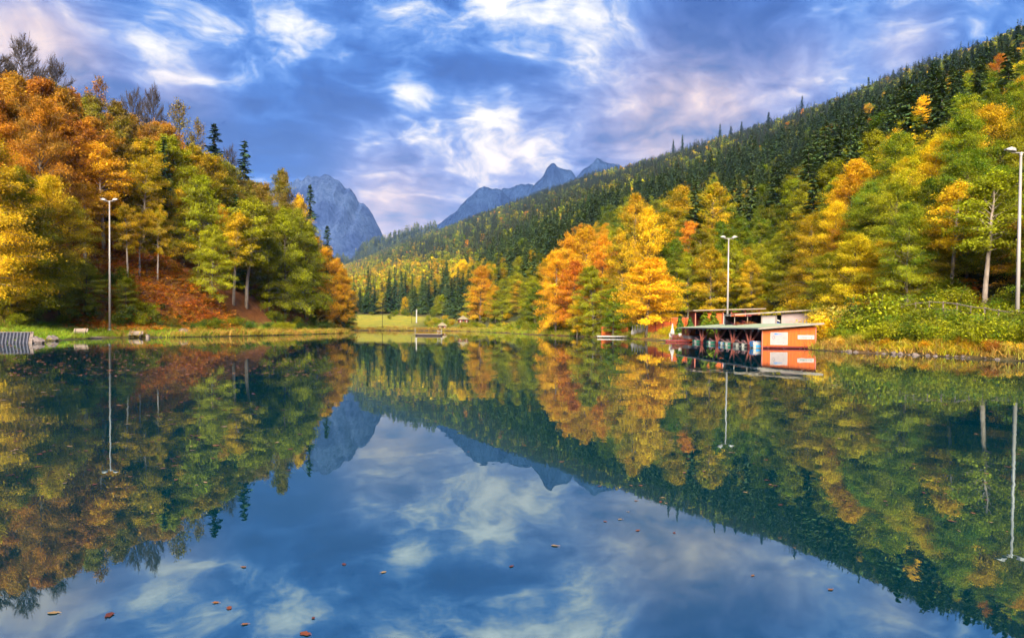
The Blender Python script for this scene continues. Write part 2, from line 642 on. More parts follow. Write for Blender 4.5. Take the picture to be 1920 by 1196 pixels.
# ------------------------------------------------------------------ far mountains
def rock_mat(name, pale, dark, green, gl):
    m, t = new_mat(name)
    geo = t.n('ShaderNodeNewGeometry')
    mp = t.n('ShaderNodeMapping')
    t.put(mp.inputs[0], geo.outputs['Position'])
    mp.inputs['Rotation'].default_value = (0, math.radians(28), 0)
    mp.inputs['Scale'].default_value = (1, 1, .28)
    a = t.noise(mp.outputs[0], .085, 12, .74, .0)
    b_ = t.noise(geo.outputs['Position'], .006, 8, .62, .5)
    c = t.mix(t.ramp(a, [(.34, (0, 0, 0)), (.66, (1, 1, 1))]), dark, pale)
    sx = t.n('ShaderNodeSeparateXYZ', ins={0: geo.outputs['Position']})
    crag = t.noise(geo.outputs['Position'], .0085, 6, .6, 0)
    c = t.mix(t.ramp(crag, [(.42, (0, 0, 0)), (.58, (1, 1, 1))]), t.mix(1.0, c, (.55, .60, .75), 'MULTIPLY'), c)
    lowv = t.math('ADD', t.math('MULTIPLY', sx.outputs[2], -.0024), t.math('MULTIPLY_ADD', b_, 2.2, gl))
    c = t.mix(t.math('MINIMUM', t.math('MAXIMUM', lowv, 0.0), 1.0), c, green)
    p = t.n('ShaderNodeBsdfPrincipled', ins={'Base Color': c, 'Roughness': .9, 'Specular IOR Level': .1})
    bm = t.n('ShaderNodeBump', ins={'Strength': 1.0, 'Distance': 16.0, 'Height': a})
    t.put(p.inputs['Normal'], bm.outputs[0])
    finish(t, p.outputs[0])
    return m


def mountain(name, label, sil, Y, D, mat, amp, seed, nx=150, nt=70, gul=1.0):
    """sil: skyline as photo pixels; stands at depth Y, with a front of depth D and a back"""
    pts = [at(px, py, Y) for px, py in sil]
    X = np.linspace(pts[0].x, pts[-1].x, nx)
    Zr = np.interp(X, [q.x for q in pts], [q.z for q in pts])
    Zr = Zr + (ridged(X / 110, X * 0 + seed, seed, 6) - .62) * amp * 1.15 + (vn(X / 22, X * 0 + seed, seed) - .5) * amp * .3
    tt = np.concatenate([-np.linspace(1, .08, 14), np.linspace(0, 1, nt)])
    XX, TT = np.meshgrid(X, tt)
    ZZ = np.where(TT >= 0, Zr * (1 - np.abs(TT) ** .88), Zr * (1 - np.abs(TT) ** 1.2)) - 30 * np.abs(TT)
    w_ = np.clip(np.abs(TT) * 9, 0, 1) * (1 - np.clip(np.abs(TT) - .8, 0, .2) * 4)
    rg = ridged(XX / 130 + TT * 1.2, TT * 1.1 + XX / 900, seed + 3, 6) - .55
    ZZ = ZZ + rg * amp * w_ * gul
    YY = Y - TT * D + (fbm(XX / 110, TT * 4, seed + 7, 4) - .5) * amp * 1.2 * w_
    me = mesh_np(name, np.stack([XX, YY, ZZ], -1).reshape(-1, 3), grid_faces(*XX.shape), None, True, [mat])
    return tag(link(name, me), label, kind='structure'), (X, Zr, Y, D)


m_rock = rock_mat('rock', (.072, .105, .195), (.014, .034, .095), (.016, .032, .062), -1.45)  # blue of the distance and shade put into the rock colours
m_blue = rock_mat('peak_rock', (.032, .060, .135), (.008, .022, .066), (.008, .020, .044), -.75)  # peaks farther off: haze blue painted into the rock, darker still
mountain('mountain', 'steep blue grey rock mountain standing behind the left spur',
         [(300, 640), (380, 420), (440, 352), (500, 338), (545, 335), (585, 330), (600, 334), (622, 333), (648, 345), (664, 361), (676, 383), (690, 390),
          (700, 404), (709, 424), (718, 440), (735, 470), (775, 520), (840, 600)], 2700, 620, m_rock, 48, 4, 230, 100, 1.7)
mountain('mountain', 'blue flat-topped peak behind the forested ridge in the middle',
         [(720, 500), (790, 445), (850, 398), (870, 378), (884, 362), (900, 350), (908, 347), (932, 351), (940, 353), (956, 370), (1010, 420), (1100, 500)], 2900, 500, m_blue, 26, 12, 150, 70, 1.5)
mountain('mountain', 'low grey-blue crest between the two blue peaks',
         [(850, 430), (930, 365), (955, 352), (975, 345), (992, 342), (1012, 346), (1060, 390), (1150, 450)], 3250, 450, m_blue, 40, 22, 110, 50)
mountain('mountain', 'pointed blue peak left of the long forested ridge',
         [(920, 430), (990, 355), (1008, 336), (1018, 326), (1024, 316), (1034, 309), (1044, 314), (1070, 323), (1095, 348), (1190, 420)], 3050, 500, m_blue, 40, 32, 120, 60)
mountain('mountain', 'thin blue crest just above the forested ridge',
         [(1040, 370), (1090, 322), (1106, 308), (1118, 300), (1128, 303), (1150, 300), (1185, 318), (1260, 370)], 3000, 450, m_blue, 34, 42, 110, 50)
_, LOWR = mountain('hill', 'low forested blue ridge below the rock mountain',
                   [(560, 560), (625, 492), (660, 474), (700, 455), (735, 437), (757, 426), (775, 419), (790, 421), (805, 426), (850, 455), (920, 520)],
                   2350, 380, simple_mat('forest_floor', (.045, .055, .02), (.03, .035, .015), .95, .02, 0, .1), 50, 62, 130, 50, .6)

# ------------------------------------------------------------------ tree prototypes
class TreeGeo:
    def __init__(self):
        self.wood = MB()
        self.P, self.A, self.B, self.cl = [], [], [], []       # leaf centre, half length axis, half width axis, clump value

    def leaves(self, P, nrm, size, cl, rg, aspect=.62, along=None):
        n = len(P)
        if n == 0:
            return
        nrm = nrm / np.linalg.norm(nrm, axis=1, keepdims=True)
        d = rg.normal(size=(n, 3)) if along is None else along + rg.normal(size=(n, 3)) * .35
        a = d - nrm * (d * nrm).sum(1, keepdims=True)
        a /= np.linalg.norm(a, axis=1, keepdims=True) + 1e-9
        b = np.cross(nrm, a)
        s = (size * rg.uniform(.5, 1.55, n))[:, None]
        self.P.append(P)
        self.A.append(a * s * .5)
        self.B.append(b * s * .5 * aspect)
        self.cl.append(np.full(n, cl) if np.isscalar(cl) else cl)

    def crown_arrays(self, rg):
        P, A, B = map(np.concatenate, (self.P, self.A, self.B))
        n = len(P)
        V = np.stack([P - A, P + B, P + A, P - B], 1).reshape(-1, 3)
        Fc = np.arange(n * 4).reshape(n, 4)
        cl = np.clip(np.concatenate(self.cl) + rg.normal(0, .12, n), 0, 1)
        lv = rg.uniform(0, 1, n)
        return V, Fc, np.repeat(cl, 4), np.repeat(lv, 4)

    def crown_mesh(self, name, mat, rg):
        V, Fc, cl, lv = self.crown_arrays(rg)
        return mesh_np(name, V, Fc, {'cl': ('FLOAT', cl), 'lv': ('FLOAT', lv)}, False, [mat])

    def joined(self, name, bark, leaf, rg):
        """wood and leaves in one mesh with two materials (for the far wood)"""
        wv = np.array(self.wood.v) if self.wood.v else np.zeros((0, 3))
        quads = [q if len(q) == 4 else q[:3] + (q[2],) for q in self.wood.f]
        quads = [q for q in quads if len(set(q)) == 4]
        wf = np.array(quads).reshape(-1, 4) if quads else np.zeros((0, 4), int)
        V, Fc, cl, lv = self.crown_arrays(rg)
        nw = len(wv)
        return mesh_np(name, np.concatenate([wv, V]), np.concatenate([wf, Fc + nw]),
                       {'cl': ('FLOAT', np.concatenate([np.zeros(nw), cl])), 'lv': ('FLOAT', np.concatenate([np.zeros(nw) + .5, lv]))},
                       False, [bark, leaf], np.concatenate([np.zeros(len(wf), int), np.ones(len(Fc), int)]))


def broadleaf(seed, H=20., base=.22, Rad=5., nl=46, leaves=9000, leaf=.27, lean=.0, flat=1.0, shape=0, twigs=6, wood_twigs=False, trunk_r=.26, thick=1.0):
    """trunk, limbs and layered sprays of leaves"""
    rg = np.random.default_rng(seed)
    g = TreeGeo()
    n = 11
    tz = np.linspace(0, 1, n)
    wob = np.cumsum(rg.normal(0, .16, (n, 2)), 0) * np.linspace(0, 1, n)[:, None]
    TP = np.stack([wob[:, 0] + lean * H * tz ** 1.4, wob[:, 1], tz * H * .96], 1)
    g.wood.tube(TP, list(trunk_r * (1 - tz) ** .8 + .03), 7)
    per = leaves // (nl * (twigs + 2))
    for i in range(nl):
        t = base + (.985 - base) * ((i + rg.uniform(0, 1)) / nl) ** .9
        az = i * 2.39996 + rg.normal(0, .35)
        q = (t - base) / (1 - base)
        if shape == 0:      # egg
            pr = (math.sin(math.pi * min(1, q * .82 + .16)) ** .75)
        elif shape == 1:    # wide dome
            pr = max(.12, (1 - q ** 2.2)) ** .6
        else:               # column
            pr = .55 + .45 * math.sin(math.pi * min(1, q * .9 + .1))
            pr *= 1 - .65 * max(0, q - .7) / .3
        L = Rad * pr * rg.uniform(.72, 1.22)
        el = math.radians((6 + 58 * q ** 1.3) * flat + rg.normal(0, 8))
        p0 = np.array([np.interp(t, tz, TP[:, k]) for k in range(3)])
        d = np.array([math.cos(az) * math.cos(el), math.sin(az) * math.cos(el), math.sin(el)])
        m = 5
        ss = np.linspace(0, 1, m)
        LP = p0 + d * L * ss[:, None]
        LP[:, 2] += (.10 * L * np.sin(ss * 3.1) - .16 * L * ss ** 2.2)
        LP[1:, :2] += rg.normal(0, .05 * L, (m - 1, 2))
        r0 = max(.035, .30 * trunk_r * (1 - t) ** .5 + .02)
        g.wood.tube(LP, list(r0 * (1 - ss * .85)), 4, cap=False)
        clv = rg.uniform(0, 1) * .75 + .25 * q
        for j in range(twigs + 2):
            s0 = .25 + .75 * (j + rg.uniform(0, 1)) / (twigs + 2)
            b0 = np.array([np.interp(s0, ss, LP[:, k]) for k in range(3)])
            if j < twigs:
                a2 = az + (1 if j % 2 else -1) * rg.uniform(.45, 1.15)
                e2 = el * .5 + rg.normal(0, .2)
                l2 = L * rg.uniform(.22, .42) * (1.15 - s0 * .5)
            else:
                a2, e2, l2 = az + rg.normal(0, .2), el * .8, L * .22
            d2 = np.array([math.cos(a2) * math.cos(e2), math.sin(a2) * math.cos(e2), math.sin(e2)])
            tip = b0 + d2 * l2
            tip[2] -= .10 * l2
            if wood_twigs:
                g.wood.tube([b0, (b0 + tip) / 2 + rg.normal(0, .05, 3), tip], [r0 * .38 * thick, r0 * .25 * thick, .010 * thick], 3, cap=False)
                for _ in range(3 if thick < 2 else 6):
                    s3 = rg.uniform(.3, 1)
                    c0 = b0 + (tip - b0) * s3
                    c1 = c0 + (d2 + rg.normal(0, .55, 3) + np.array((0, 0, .45))) * l2 * .55
                    g.wood.tube([c0, c1], [r0 * .2 * thick, .009 * thick], 3, cap=False)
            k = per if leaves else 0
            if k:
                sc = rg.beta(1.3, 1.0, k)[:, None]
                off = rg.normal(0, 1, (k, 3)) * np.array((.16 * l2 + .26, .16 * l2 + .26, .30))
                P = b0 + (tip - b0) * sc + off
                P[:, 2] -= .05 * np.abs(off[:, 0])
                nr = np.array((0, 0, .75)) + rg.normal(0, .55, (k, 3)) + d * .55
                g.leaves(P, nr, leaf, float(np.clip(clv + rg.normal(0, .18), 0, 1)), rg, along=np.tile(d2, (k, 1)))
    return g


def conifer(seed, H=25., Rad=3.3, whorls=46, base=.08, gap=0.0, dens=1.0, power=.85, trunk_r=.24, sub=5, droop=.28):
    rg = np.random.default_rng(seed)
    g = TreeGeo()
    g.wood.tube([(0, 0, 0), (.05, 0, H * .5), (0, 0, H)], [trunk_r, trunk_r * .6, .02], 6)
    for i in range(whorls):
        t = base + (.985 - base) * (i / (whorls - 1)) + rg.normal(0, .004)
        q = 1 - (t - base) / (1 - base)
        L0 = Rad * max(q, .02) ** power + .18
        if gap and rg.uniform() < gap * .4:
            L0 *= .7
        nb = max(4, int((6 + 3 * q) * dens))
        for k in range(nb):
            az = rg.uniform(0, 2 * math.pi)
            if gap and rg.uniform() < gap * .6:
                continue
            L = L0 * rg.uniform(.7, 1.15)
            dx, dy = math.cos(az), math.sin(az)
            dr = droop * rg.uniform(.6, 1.4) * (.4 + .8 * q)
            clv = rg.uniform(0, 1)
            ns = sub
            s = (np.arange(ns) + rg.uniform(.2, .8, ns)) / ns
            side = np.where(np.arange(ns) % 2, 1, -1) * rg.uniform(.2, .75, ns)
            P = np.stack([dx * L * s, dy * L * s, H * t - dr * L * s + .20 * L * s ** 3 + 0 * s], 1)
            al = np.stack([dx - dy * side, dy + dx * side, -.35 - .2 * rg.uniform(0, 1, ns)], 1)
            w_ = (.55 + .35 * L * (1.05 - s))
            nr = np.array((0, 0, 1.)) + rg.normal(0, .35, (ns, 3)) + np.array((dx, dy, 0)) * .35
            nr /= np.linalg.norm(nr, axis=1, keepdims=True)
            a = al - nr * (al * nr).sum(1, keepdims=True)
            a /= np.linalg.norm(a, axis=1, keepdims=True)
            b = np.cross(nr, a)
            g.P.append(P)
            g.A.append(a * (w_ * .62)[:, None])
            g.B.append(b * (w_ * .23)[:, None])
            g.cl.append(np.full(ns, clv))
    return g


def far_broad(seed, n=260, H=16., Rad=4.6):
    rg = np.random.default_rng(seed)
    g = TreeGeo()
    g.wood.tube([(0, 0, 0), (0, 0, H * .5)], [.25, .15], 4)
    for i in range(16):
        t = rg.uniform(.3, .93)
        az = rg.uniform(0, 6.28)
        rr_ = Rad * math.sin(math.pi * min(1, t * .85)) * rg.uniform(.25, .75)
        c = np.array((rr_ * math.cos(az), rr_ * math.sin(az), t * H))
        k = n // 16
        off = rg.normal(0, 1, (k, 3))
        off /= np.linalg.norm(off, axis=1, keepdims=True)
        P = c + off * np.array((1.7, 1.7, 1.1)) * rg.uniform(.7, 1.1, (k, 1))
        nr = off + np.array((0, 0, .7)) + rg.normal(0, .3, (k, 3))
        g.leaves(P, nr, 1.15, rg.uniform(0, 1), rg, .8)
    return g


def proto(name, g, bark, leaf, seed):
    rg = np.random.default_rng(seed)
    return dict(trunk=g.wood.mesh(name + '_trunk', bark, True), crown=g.crown_mesh(name + '_crown', leaf, rg) if g.P else None, geo=g)


PR = {'F': [], 'G': [], 'B': [], 'W': [], 'P': [], 'S': [], 'N': [], 'C': [], 'D': []}
HB = {'F': (20., 5.8), 'G': (20., 5.0), 'B': (20., 5.0), 'W': (20., 6.0), 'P': (20., 4.6), 'S': (20., 5.2), 'N': (18., 6.5), 'C': (25., 3.3), 'D': (25., 3.2)}
for i in range(4):
    PR['B'].append(proto('broadleaf', broadleaf(100 + i, base=.08 + .04 * i, leaves=27000, nl=64), M['bark'], M['leaf'], i))
for i in range(3):
    PR['W'].append(proto('wide', broadleaf(200 + i, Rad=6, base=.07, shape=1, leaves=33000, nl=72, flat=.8), M['bark'], M['leaf'], i))
for i in range(2):      # the same trees with finer leaves, for those nearest the camera
    PR['F'].append(proto('near_wide', broadleaf(230 + i, Rad=5.8, base=.07, shape=1, leaves=62000, nl=84, leaf=.175, flat=.85, twigs=8), M['bark'], M['leaf'], i))
    PR['G'].append(proto('near_egg', broadleaf(260 + i, Rad=5.0, base=.10, leaves=50000, nl=76, leaf=.175, twigs=8), M['bark'], M['leaf'], i))
for i in range(3):
    PR['P'].append(proto('tall', broadleaf(300 + i, Rad=4.6, base=.40, leaves=18000, nl=44, lean=.05 * (i - .5), trunk_r=.30), M['bark_pale'], M['leaf'], i))
for i in range(3):
    PR['S'].append(proto('sparse', broadleaf(400 + i, Rad=5.2, base=.28, leaves=3000, nl=36, leaf=.32, flat=1.15, shape=1, wood_twigs=True), M['bark_dark'], M['leaf'], i))
for i in range(3):
    PR['N'].append(proto('bare', broadleaf(500 + i, H=18, Rad=6.5, base=.30, leaves=0, nl=40, leaf=.2, flat=1.1, shape=1, twigs=9, wood_twigs=True, thick=2.4), M['bark_dark'], M['leaf'], i))
for i in range(4):
    PR['C'].append(proto('conifer', conifer(600 + i, Rad=3.2 + .25 * i), M['bark_dark'], M['needle'], i))
for i in range(2):
    PR['D'].append(proto('spruce', conifer(700 + i, gap=.40, base=.12, whorls=52, droop=.45, Rad=3.2, sub=6, power=.75), M['bark_dark'], M['needle'], i))

PAL = dict(gold=(.64, .385, .009), yellow=(.78, .54, .010), amber=(.54, .24, .010), orange=(.62, .165, .010), rust=(.32, .12, .018),
           olive=(.185, .180, .007), ygreen=(.36, .355, .008), green=(.090, .165, .010), dgreen=(.04, .08, .018), brown=(.23, .14, .022),
           fir=(.046, .086, .030), fir2=(.082, .115, .024), fir3=(.036, .072, .040), pale=(.46, .40, .08))
WORDS = dict(gold='golden', yellow='bright yellow', amber='amber', orange='orange', rust='rust brown', olive='olive green',
             ygreen='yellow green', green='green', dgreen='dark green', brown='brownish', fir='dark green', fir2='mossy green', fir3='blue green', pale='straw yellow')


def jit(c, a=.12, rg=R):
    k, h = 1 + rg.normal(0, a), rg.normal(0, a * .4)
    return tuple(float(np.clip(x * k * (1 + h * s), .004, .9)) for x, s in zip(c, (-.5, .6, 0)))


KIND_NAME = {'F': 'broadleaf_tree', 'G': 'broadleaf_tree', 'B': 'broadleaf_tree', 'W': 'broadleaf_tree', 'P': 'broadleaf_tree', 'S': 'broadleaf_tree', 'N': 'bare_tree', 'C': 'conifer_tree', 'D': 'spruce_tree'}
PLACED = []
LANDL = ((0, 'at the left edge'), (60, 'above the ribbed ramp'), (130, 'above the first bench'), (206, 'behind the left mast'), (260, 'above the second bench'),
         (320, 'above the white boulder'), (400, 'below the skyline spruces'), (460, 'behind the pale trunks'), (540, 'right of the pale trunks'),
         (600, 'below the lone spruce'), (650, 'at the tip of the left shore'))
LANDR = ((700, 'by the thin dark pole'), (780, 'behind the white pillar'), (830, 'beside the square hut'), (880, 'right of the far huts'), (960, 'left of the amber group'), (1040, 'around the amber group'), (1130, 'above the white jetty'),
         (1200, 'behind the bright yellow tree'), (1290, 'above the board fence'), (1364, 'behind the middle mast'), (1440, 'above the kiosk'),
         (1520, 'above the boathouse gable'), (1600, 'right of the boathouse'), (1680, 'by the orange leaf bank'), (1760, 'by the rail fence'),
         (1845, 'beside the rosy trunk'), (1905, 'behind the right mast'), (1985, 'at the right edge'))


def by_landmark(px, left):
    return min(LANDL if left else LANDR, key=lambda q: abs(q[0] - px))[1]


def size_word(h, lo, hi):
    return 'small' if h < lo else ('tall' if h > hi else 'mid-sized')




def tree(kind, X, Y, Ht, Rd, tint, tint2, label, group=None, var=None, rz=None, zoff=-.15):
    if Y < 108 and kind in 'WB':
        kind = 'F' if kind == 'W' else 'G'
    v = PR[kind][rnd.randrange(len(PR[kind])) if var is None else var % len(PR[kind])]
    h0, r0 = HB[kind]
    z = float(height(np.array([X]), np.array([Y]))[0]) + zoff
    e = empty(KIND_NAME[kind], (X, Y, z), rnd.uniform(0, 6.28) if rz is None else rz)
    e.scale = (Rd / r0, Rd / r0, Ht / h0)
    tag(e, label, 'tree', group)
    link('trunk', v['trunk'], e)
    if v['crown']:
        cobj = link('crown', v['crown'], e)
        cobj['tint'] = jit(PAL[tint]) if isinstance(tint, str) else tint
        cobj['tint2'] = jit(PAL[tint2]) if isinstance(tint2, str) else tint2
    PLACED.append((X, Y))
    return e


def hero(kind, px, Y, top, Rd, tint, tint2, label, group=None, var=None, rz=None):
    """tree whose trunk stands at photo column px, depth Y, with its top at photo row top"""
    q = at(px, 600, Y)
    z0 = float(height(np.array([q.x]), np.array([Y]))[0])
    tp = at(px, top, Y)
    return tree(kind, q.x, Y, max(3.0, tp.z - z0 + .15), Rd, tint, tint2, label, group, var, rz)


def hero_b(kind, px, base, top, Rd, tint, tint2, label, group=None, var=None, rz=None):
    """tree standing where the ground along photo column px shows at photo row base"""
    Ys = np.arange(60, 235, .5)
    Xs = np.array([at(px, 600, y).x for y in Ys])
    sdd = lake_sd(Xs, Ys)
    Zs = height(Xs, Ys, sdd)
    pyy = project(Xs, Ys, Zs)[1]
    need = 2.5 if px < 600 else 1.2
    ok = np.where((sdd > need) & (pyy <= base) & (Ys < 205))[0]
    k = ok[0] if len(ok) else int(np.argmax(np.where(Ys < 205, sdd, -99)))
    return hero(kind, px, float(Ys[k]), top, Rd, tint, tint2, label, group, var, rz)


# ---- left spur: the trees one can pick out
LG = 'trees along the left skyline'
hero_b('N', 45, 330, 86, 9.0, 'rust', 'brown', 'large leafless tree topping the left skyline at the frame edge')
hero_b('N', 2, 340, 112, 7.5, 'rust', 'brown', 'leafless tree cut by the left edge on the skyline')
hero_b('N', 105, 350, 125, 7.0, 'rust', 'brown', 'smaller leafless tree right of the tallest bare tree')
hero_b('S', 185, 355, 148, 6.0, 'brown', 'rust', 'dark thin-leaved tree with spreading top on left skyline')
hero_b('S', 140, 370, 168, 6.0, 'rust', 'amber', 'rust brown thinning tree below the left bare trees')
hero_b('N', 255, 370, 182, 5.5, 'rust', 'brown', 'slim leafless tree on the skyline, left one of the pair')
hero_b('N', 288, 365, 174, 5.5, 'rust', 'brown', 'slim leafless tree on the skyline, right one of the pair')
hero_b('D', 212, 390, 198, 3.0, 'fir', 'dgreen', 'short dark spruce between the bare trees on the left skyline')
hero_b('S', 335, 430, 192, 6.8, 'olive', 'brown', 'tall olive brown tree with open crown, left of the dark spruces')
hero_b('W', 318, 470, 255, 6.5, 'olive', 'ygreen', 'broad olive green tree above the leaf-strewn slope')
hero_b('S', 370, 450, 225, 4.5, 'olive', 'brown', 'thin olive tree leaning out beside the left dark spruce')
hero_b('D', 402, 470, 230, 6.2, 'fir3', 'fir', 'tall ragged dark spruce on the left skyline')
hero_b('D', 458, 480, 262, 5.8, 'fir3', 'fir', 'ragged dark spruce right of the tallest skyline spruce')
hero_b('N', 432, 480, 286, 3.6, 'rust', 'brown', 'thin leafless tree between the two skyline spruces')
hero_b('B', 440, 485, 330, 3.6, 'orange', 'amber', 'bright orange maple below the skyline spruces')
hero_b('B', 416, 520, 385, 2.6, 'amber', 'gold', 'small amber tree left below the orange maple')
hero_b('W', 495, 540, 342, 5.2, 'olive', 'brown', 'olive brown tree behind the leaning pale trunk')
hero_b('B', 530, 520, 318, 5.0, 'brown', 'olive', 'brownish tree forming the skyline right of the orange maple')
hero_b('B', 560, 540, 366, 4.6, 'brown', 'gold', 'brown gold tree stepping down the skyline toward the valley')
hero_b('D', 581, 530, 344, 5.0, 'fir3', 'fir', 'lone dark spruce against the rock mountain')
hero_b('D', 613, 560, 422, 4.4, 'fir3', 'fir', 'smaller dark spruce low against the rock mountain')
hero_b('C', 640, 600, 490, 3.0, 'fir3', 'fir', 'dark conifer tip at the far end of the left spur')
hero_b('P', 462, 580, 372, 5.4, 'olive', 'ygreen', 'green tree with long pale leaning trunk at the wood edge', var=2, rz=.3)
hero_b('P', 438, 572, 400, 4.4, 'olive', 'gold', 'green tree with straight pale trunk beside the leaning one', var=0)
hero_b('W', 535, 598, 392, 5.8, 'ygreen', 'olive', 'large yellow green tree bending low over the left shore')
hero_b('W', 505, 588, 430, 4.6, 'olive', 'ygreen', 'olive tree in front of the dark wood, by the pale trunks')
hero_b('W', 572, 600, 422, 5.6, 'ygreen', 'olive', 'yellow green tree overhanging the water past the dark hollow')
hero_b('W', 592, 605, 440, 5.0, 'olive', 'amber', 'olive amber tree on the left shore toward the valley')
hero_b('W', 612, 608, 462, 5.2, 'amber', 'gold', 'amber tree on the left shore below the small spruce')
hero_b('W', 632, 610, 486, 4.8, 'gold', 'amber', 'golden tree near the tip of the left shore')
hero_b('W', 645, 612, 505, 4.2, 'amber', 'gold', 'amber tree at the very tip of the left shore')
hero_b('B', 652, 614, 560, 3.0, 'dgreen', 'green', 'small dark tree under the amber tree at the shore tip')
hero_b('W', 30, 585, 318, 5.5, 'ygreen', 'olive', 'big yellow green tree above the ribbed ramp')
hero_b('B', 92, 590, 330, 4.6, 'ygreen', 'gold', 'yellow green tree left of the floodlight mast')
hero_b('W', -30, 580, 250, 6.0, 'gold', 'olive', 'golden tree half cut by the left frame edge')
hero_b('B', 128, 540, 372, 3.8, 'gold', 'ygreen', 'golden young tree standing just left of the mast')
hero_b('W', 70, 430, 205, 6.2, 'amber', 'rust', 'amber tree with layered boughs under the bare trees')
hero_b('W', 10, 430, 190, 6.5, 'brown', 'amber', 'brown amber tree at the left edge under the bare trees')
hero_b('W', 128, 440, 228, 5.6, 'amber', 'rust', 'orange beech with layered boughs, upper left slope')
hero_b('B', 182, 430, 225, 5.2, 'brown', 'amber', 'brown amber tree straight above the left mast')
hero_b('P', 195, 470, 270, 4.6, 'amber', 'gold', 'tree with bare grey trunk and amber top behind the mast')
hero_b('W', 232, 440, 228, 5.6, 'brown', 'olive', 'brown olive tree right above the left mast')
hero_b('W', 270, 450, 262, 5.4, 'olive', 'gold', 'olive gold tree beside the broad olive tree')
hero_b('P', 160, 500, 345, 4.2, 'gold', 'amber', 'golden tree with thin grey trunk left behind the mast')
hero_b('B', 372, 520, 330, 4.6, 'olive', 'ygreen', 'olive tree at the edge of the dark hollow')
hero_b('W', 398, 566, 425, 4.0, 'olive', 'ygreen', 'olive tree at the wood edge left of the pale trunks')
hero_b('W', 345, 500, 350, 4.6, 'olive', 'gold', 'olive gold tree right above the saplings')
hero_b('W', 58, 594, 425, 3.6, 'ygreen', 'gold', 'low yellow green tree right behind the ribbed ramp')
hero_b('W', 112, 596, 468, 3.2, 'olive', 'ygreen', 'low olive tree left of the first bench')
hero_b('B', 160, 588, 492, 2.8, 'ygreen', 'olive', 'low yellow green tree above the first bench')
hero_b('B', 20, 596, 470, 3.0, 'olive', 'gold', 'low olive tree at the left edge above the ramp')
hero_b('B', 236, 590, 520, 2.2, 'olive', 'ygreen', 'small olive tree right beside the left mast')
for px, top, tl in ((240, 385, 'left'), (262, 400, 'middle'), (296, 395, 'right')):
    hero_b('P', px, 522 + rnd.uniform(-6, 8), top, 2.4, 'olive', 'gold', f'slender pale sapling above the orange slope, {tl} of three', 'slender saplings above the orange slope', var=px)

# fill behind them
SKL = ([-200, 0, 60, 120, 200, 290, 380, 420, 470, 530, 570, 600, 640, 662], [105, 135, 138, 172, 184, 214, 262, 322, 340, 352, 396, 452, 505, 590])
cand = []
for Y in np.arange(58, 215, 6.2):
    for X in np.arange(-175, -44, 6.2):
        x, y = X + R.uniform(-2.3, 2.3), Y + R.uniform(-2.3, 2.3)
        s = np.interp(y, XF_Y, XF_X) - x
        if s < 4 or s > 105:
            continue
        cand.append((x, y, s))
cand = np.array(cand)
cz = height(cand[:, 0], cand[:, 1])
bx, by, bd = project(cand[:, 0], cand[:, 1], cz)
nleft = 0
order = np.argsort(bd)
for i in order:
    x, y, s = cand[i]
    px, py = bx[i], by[i]
    if px < -60 or px > 665 or nleft >= 100:
        continue
    if 140 < px < 425 and py > 488:        # keep the leaf-strewn slope open
        continue
    if px < 140 and s < 9:
        continue
    if min((x - a) ** 2 + (y - b) ** 2 for a, b in PLACED) < 3.2 ** 2:
        continue
    Hh = R.uniform(17, 26)
    lim = float(np.interp(px, *SKL))
    hmax = at(px, lim, y).z - cz[i]
    Hh = min(Hh, hmax)
    if Hh < 8:
        continue
    tp = py - Hh * F / bd[i]
    u = R.uniform()
    if px > 570:
        tn, t2 = ('amber', 'gold') if u < .6 else ('olive', 'brown')
    elif px > 420:
        tn, t2 = (('olive', 'ygreen') if u < .5 else ('ygreen', 'olive')) if tp > 380 else ('brown', 'olive')
    elif tp < 260:
        tn, t2 = ('brown', 'amber') if u < .4 else (('rust', 'brown') if u < .58 else ('amber', 'rust') if u < .78 else ('olive', 'brown'))
    elif px < 230:
        tn, t2 = (('amber', 'orange') if u < .25 else ('gold', 'ygreen') if u < .5 else ('ygreen', 'gold') if u < .8 else ('olive', 'brown')) if tp < 360 else (('ygreen', 'gold') if u < .6 else ('olive', 'ygreen'))
    else:
        tn, t2 = (('olive', 'gold') if u < .6 else ('brown', 'amber') if u < .8 else ('ygreen', 'olive'))
    u2 = R.uniform()
    k = 'C' if (R.uniform() < .06 and px < 570) else ('P' if u2 < .34 and px < 480 else 'S' if u2 < .48 and s > 30 else 'W' if u2 < .72 else 'B')
    if k == 'C':
        tn, t2 = 'fir', 'dgreen'
    kw = 'conifer' if k == 'C' else 'tree'
    tier = 'high on the slope' if s > 45 else ('midway up the slope' if s > 18 else 'low on the slope')
    tree(k, x, y, Hh, (3.6 if k == 'C' else Hh * R.uniform(.20, .27)), tn, t2,
         f'{size_word(Hh, 15, 21)} {WORDS[tn]} {kw} {tier} {by_landmark(px, True)}', 'trees massed on the left spur')
    nleft += 1

# ---- right shore and hillside
# picked out in the photograph
hero('B', 1212, 119, 484, 4.9, 'yellow', 'gold', 'bright yellow tree hanging over the shore beside the folded parasols', var=3)
hero('B', 1240, 125, 516, 3.6, 'yellow', 'gold', 'lower yellow crown leaning right of the bright yellow shore tree', var=3)
hero('B', 1213, 140, 392, 4.2, 'gold', 'yellow', 'slim tall golden tree behind the bright yellow shore tree', var=2)
hero('W', 1042, 166, 470, 4.8, 'amber', 'gold', 'amber orange tree on the shore, left of the group of three')
hero('W', 1068, 172, 438, 5.4, 'gold', 'amber', 'tall golden amber tree in the middle of the amber group')
hero('B', 1098, 168, 424, 4.8, 'gold', 'amber', 'tallest golden tree of the amber group on the right shore')
hero('B', 1075, 158, 490, 4.4, 'amber', 'orange', 'deep orange tree in front of the golden amber group')
hero('B', 1128, 160, 442, 4.0, 'orange', 'gold', 'orange gold tree at the right side of the amber group')
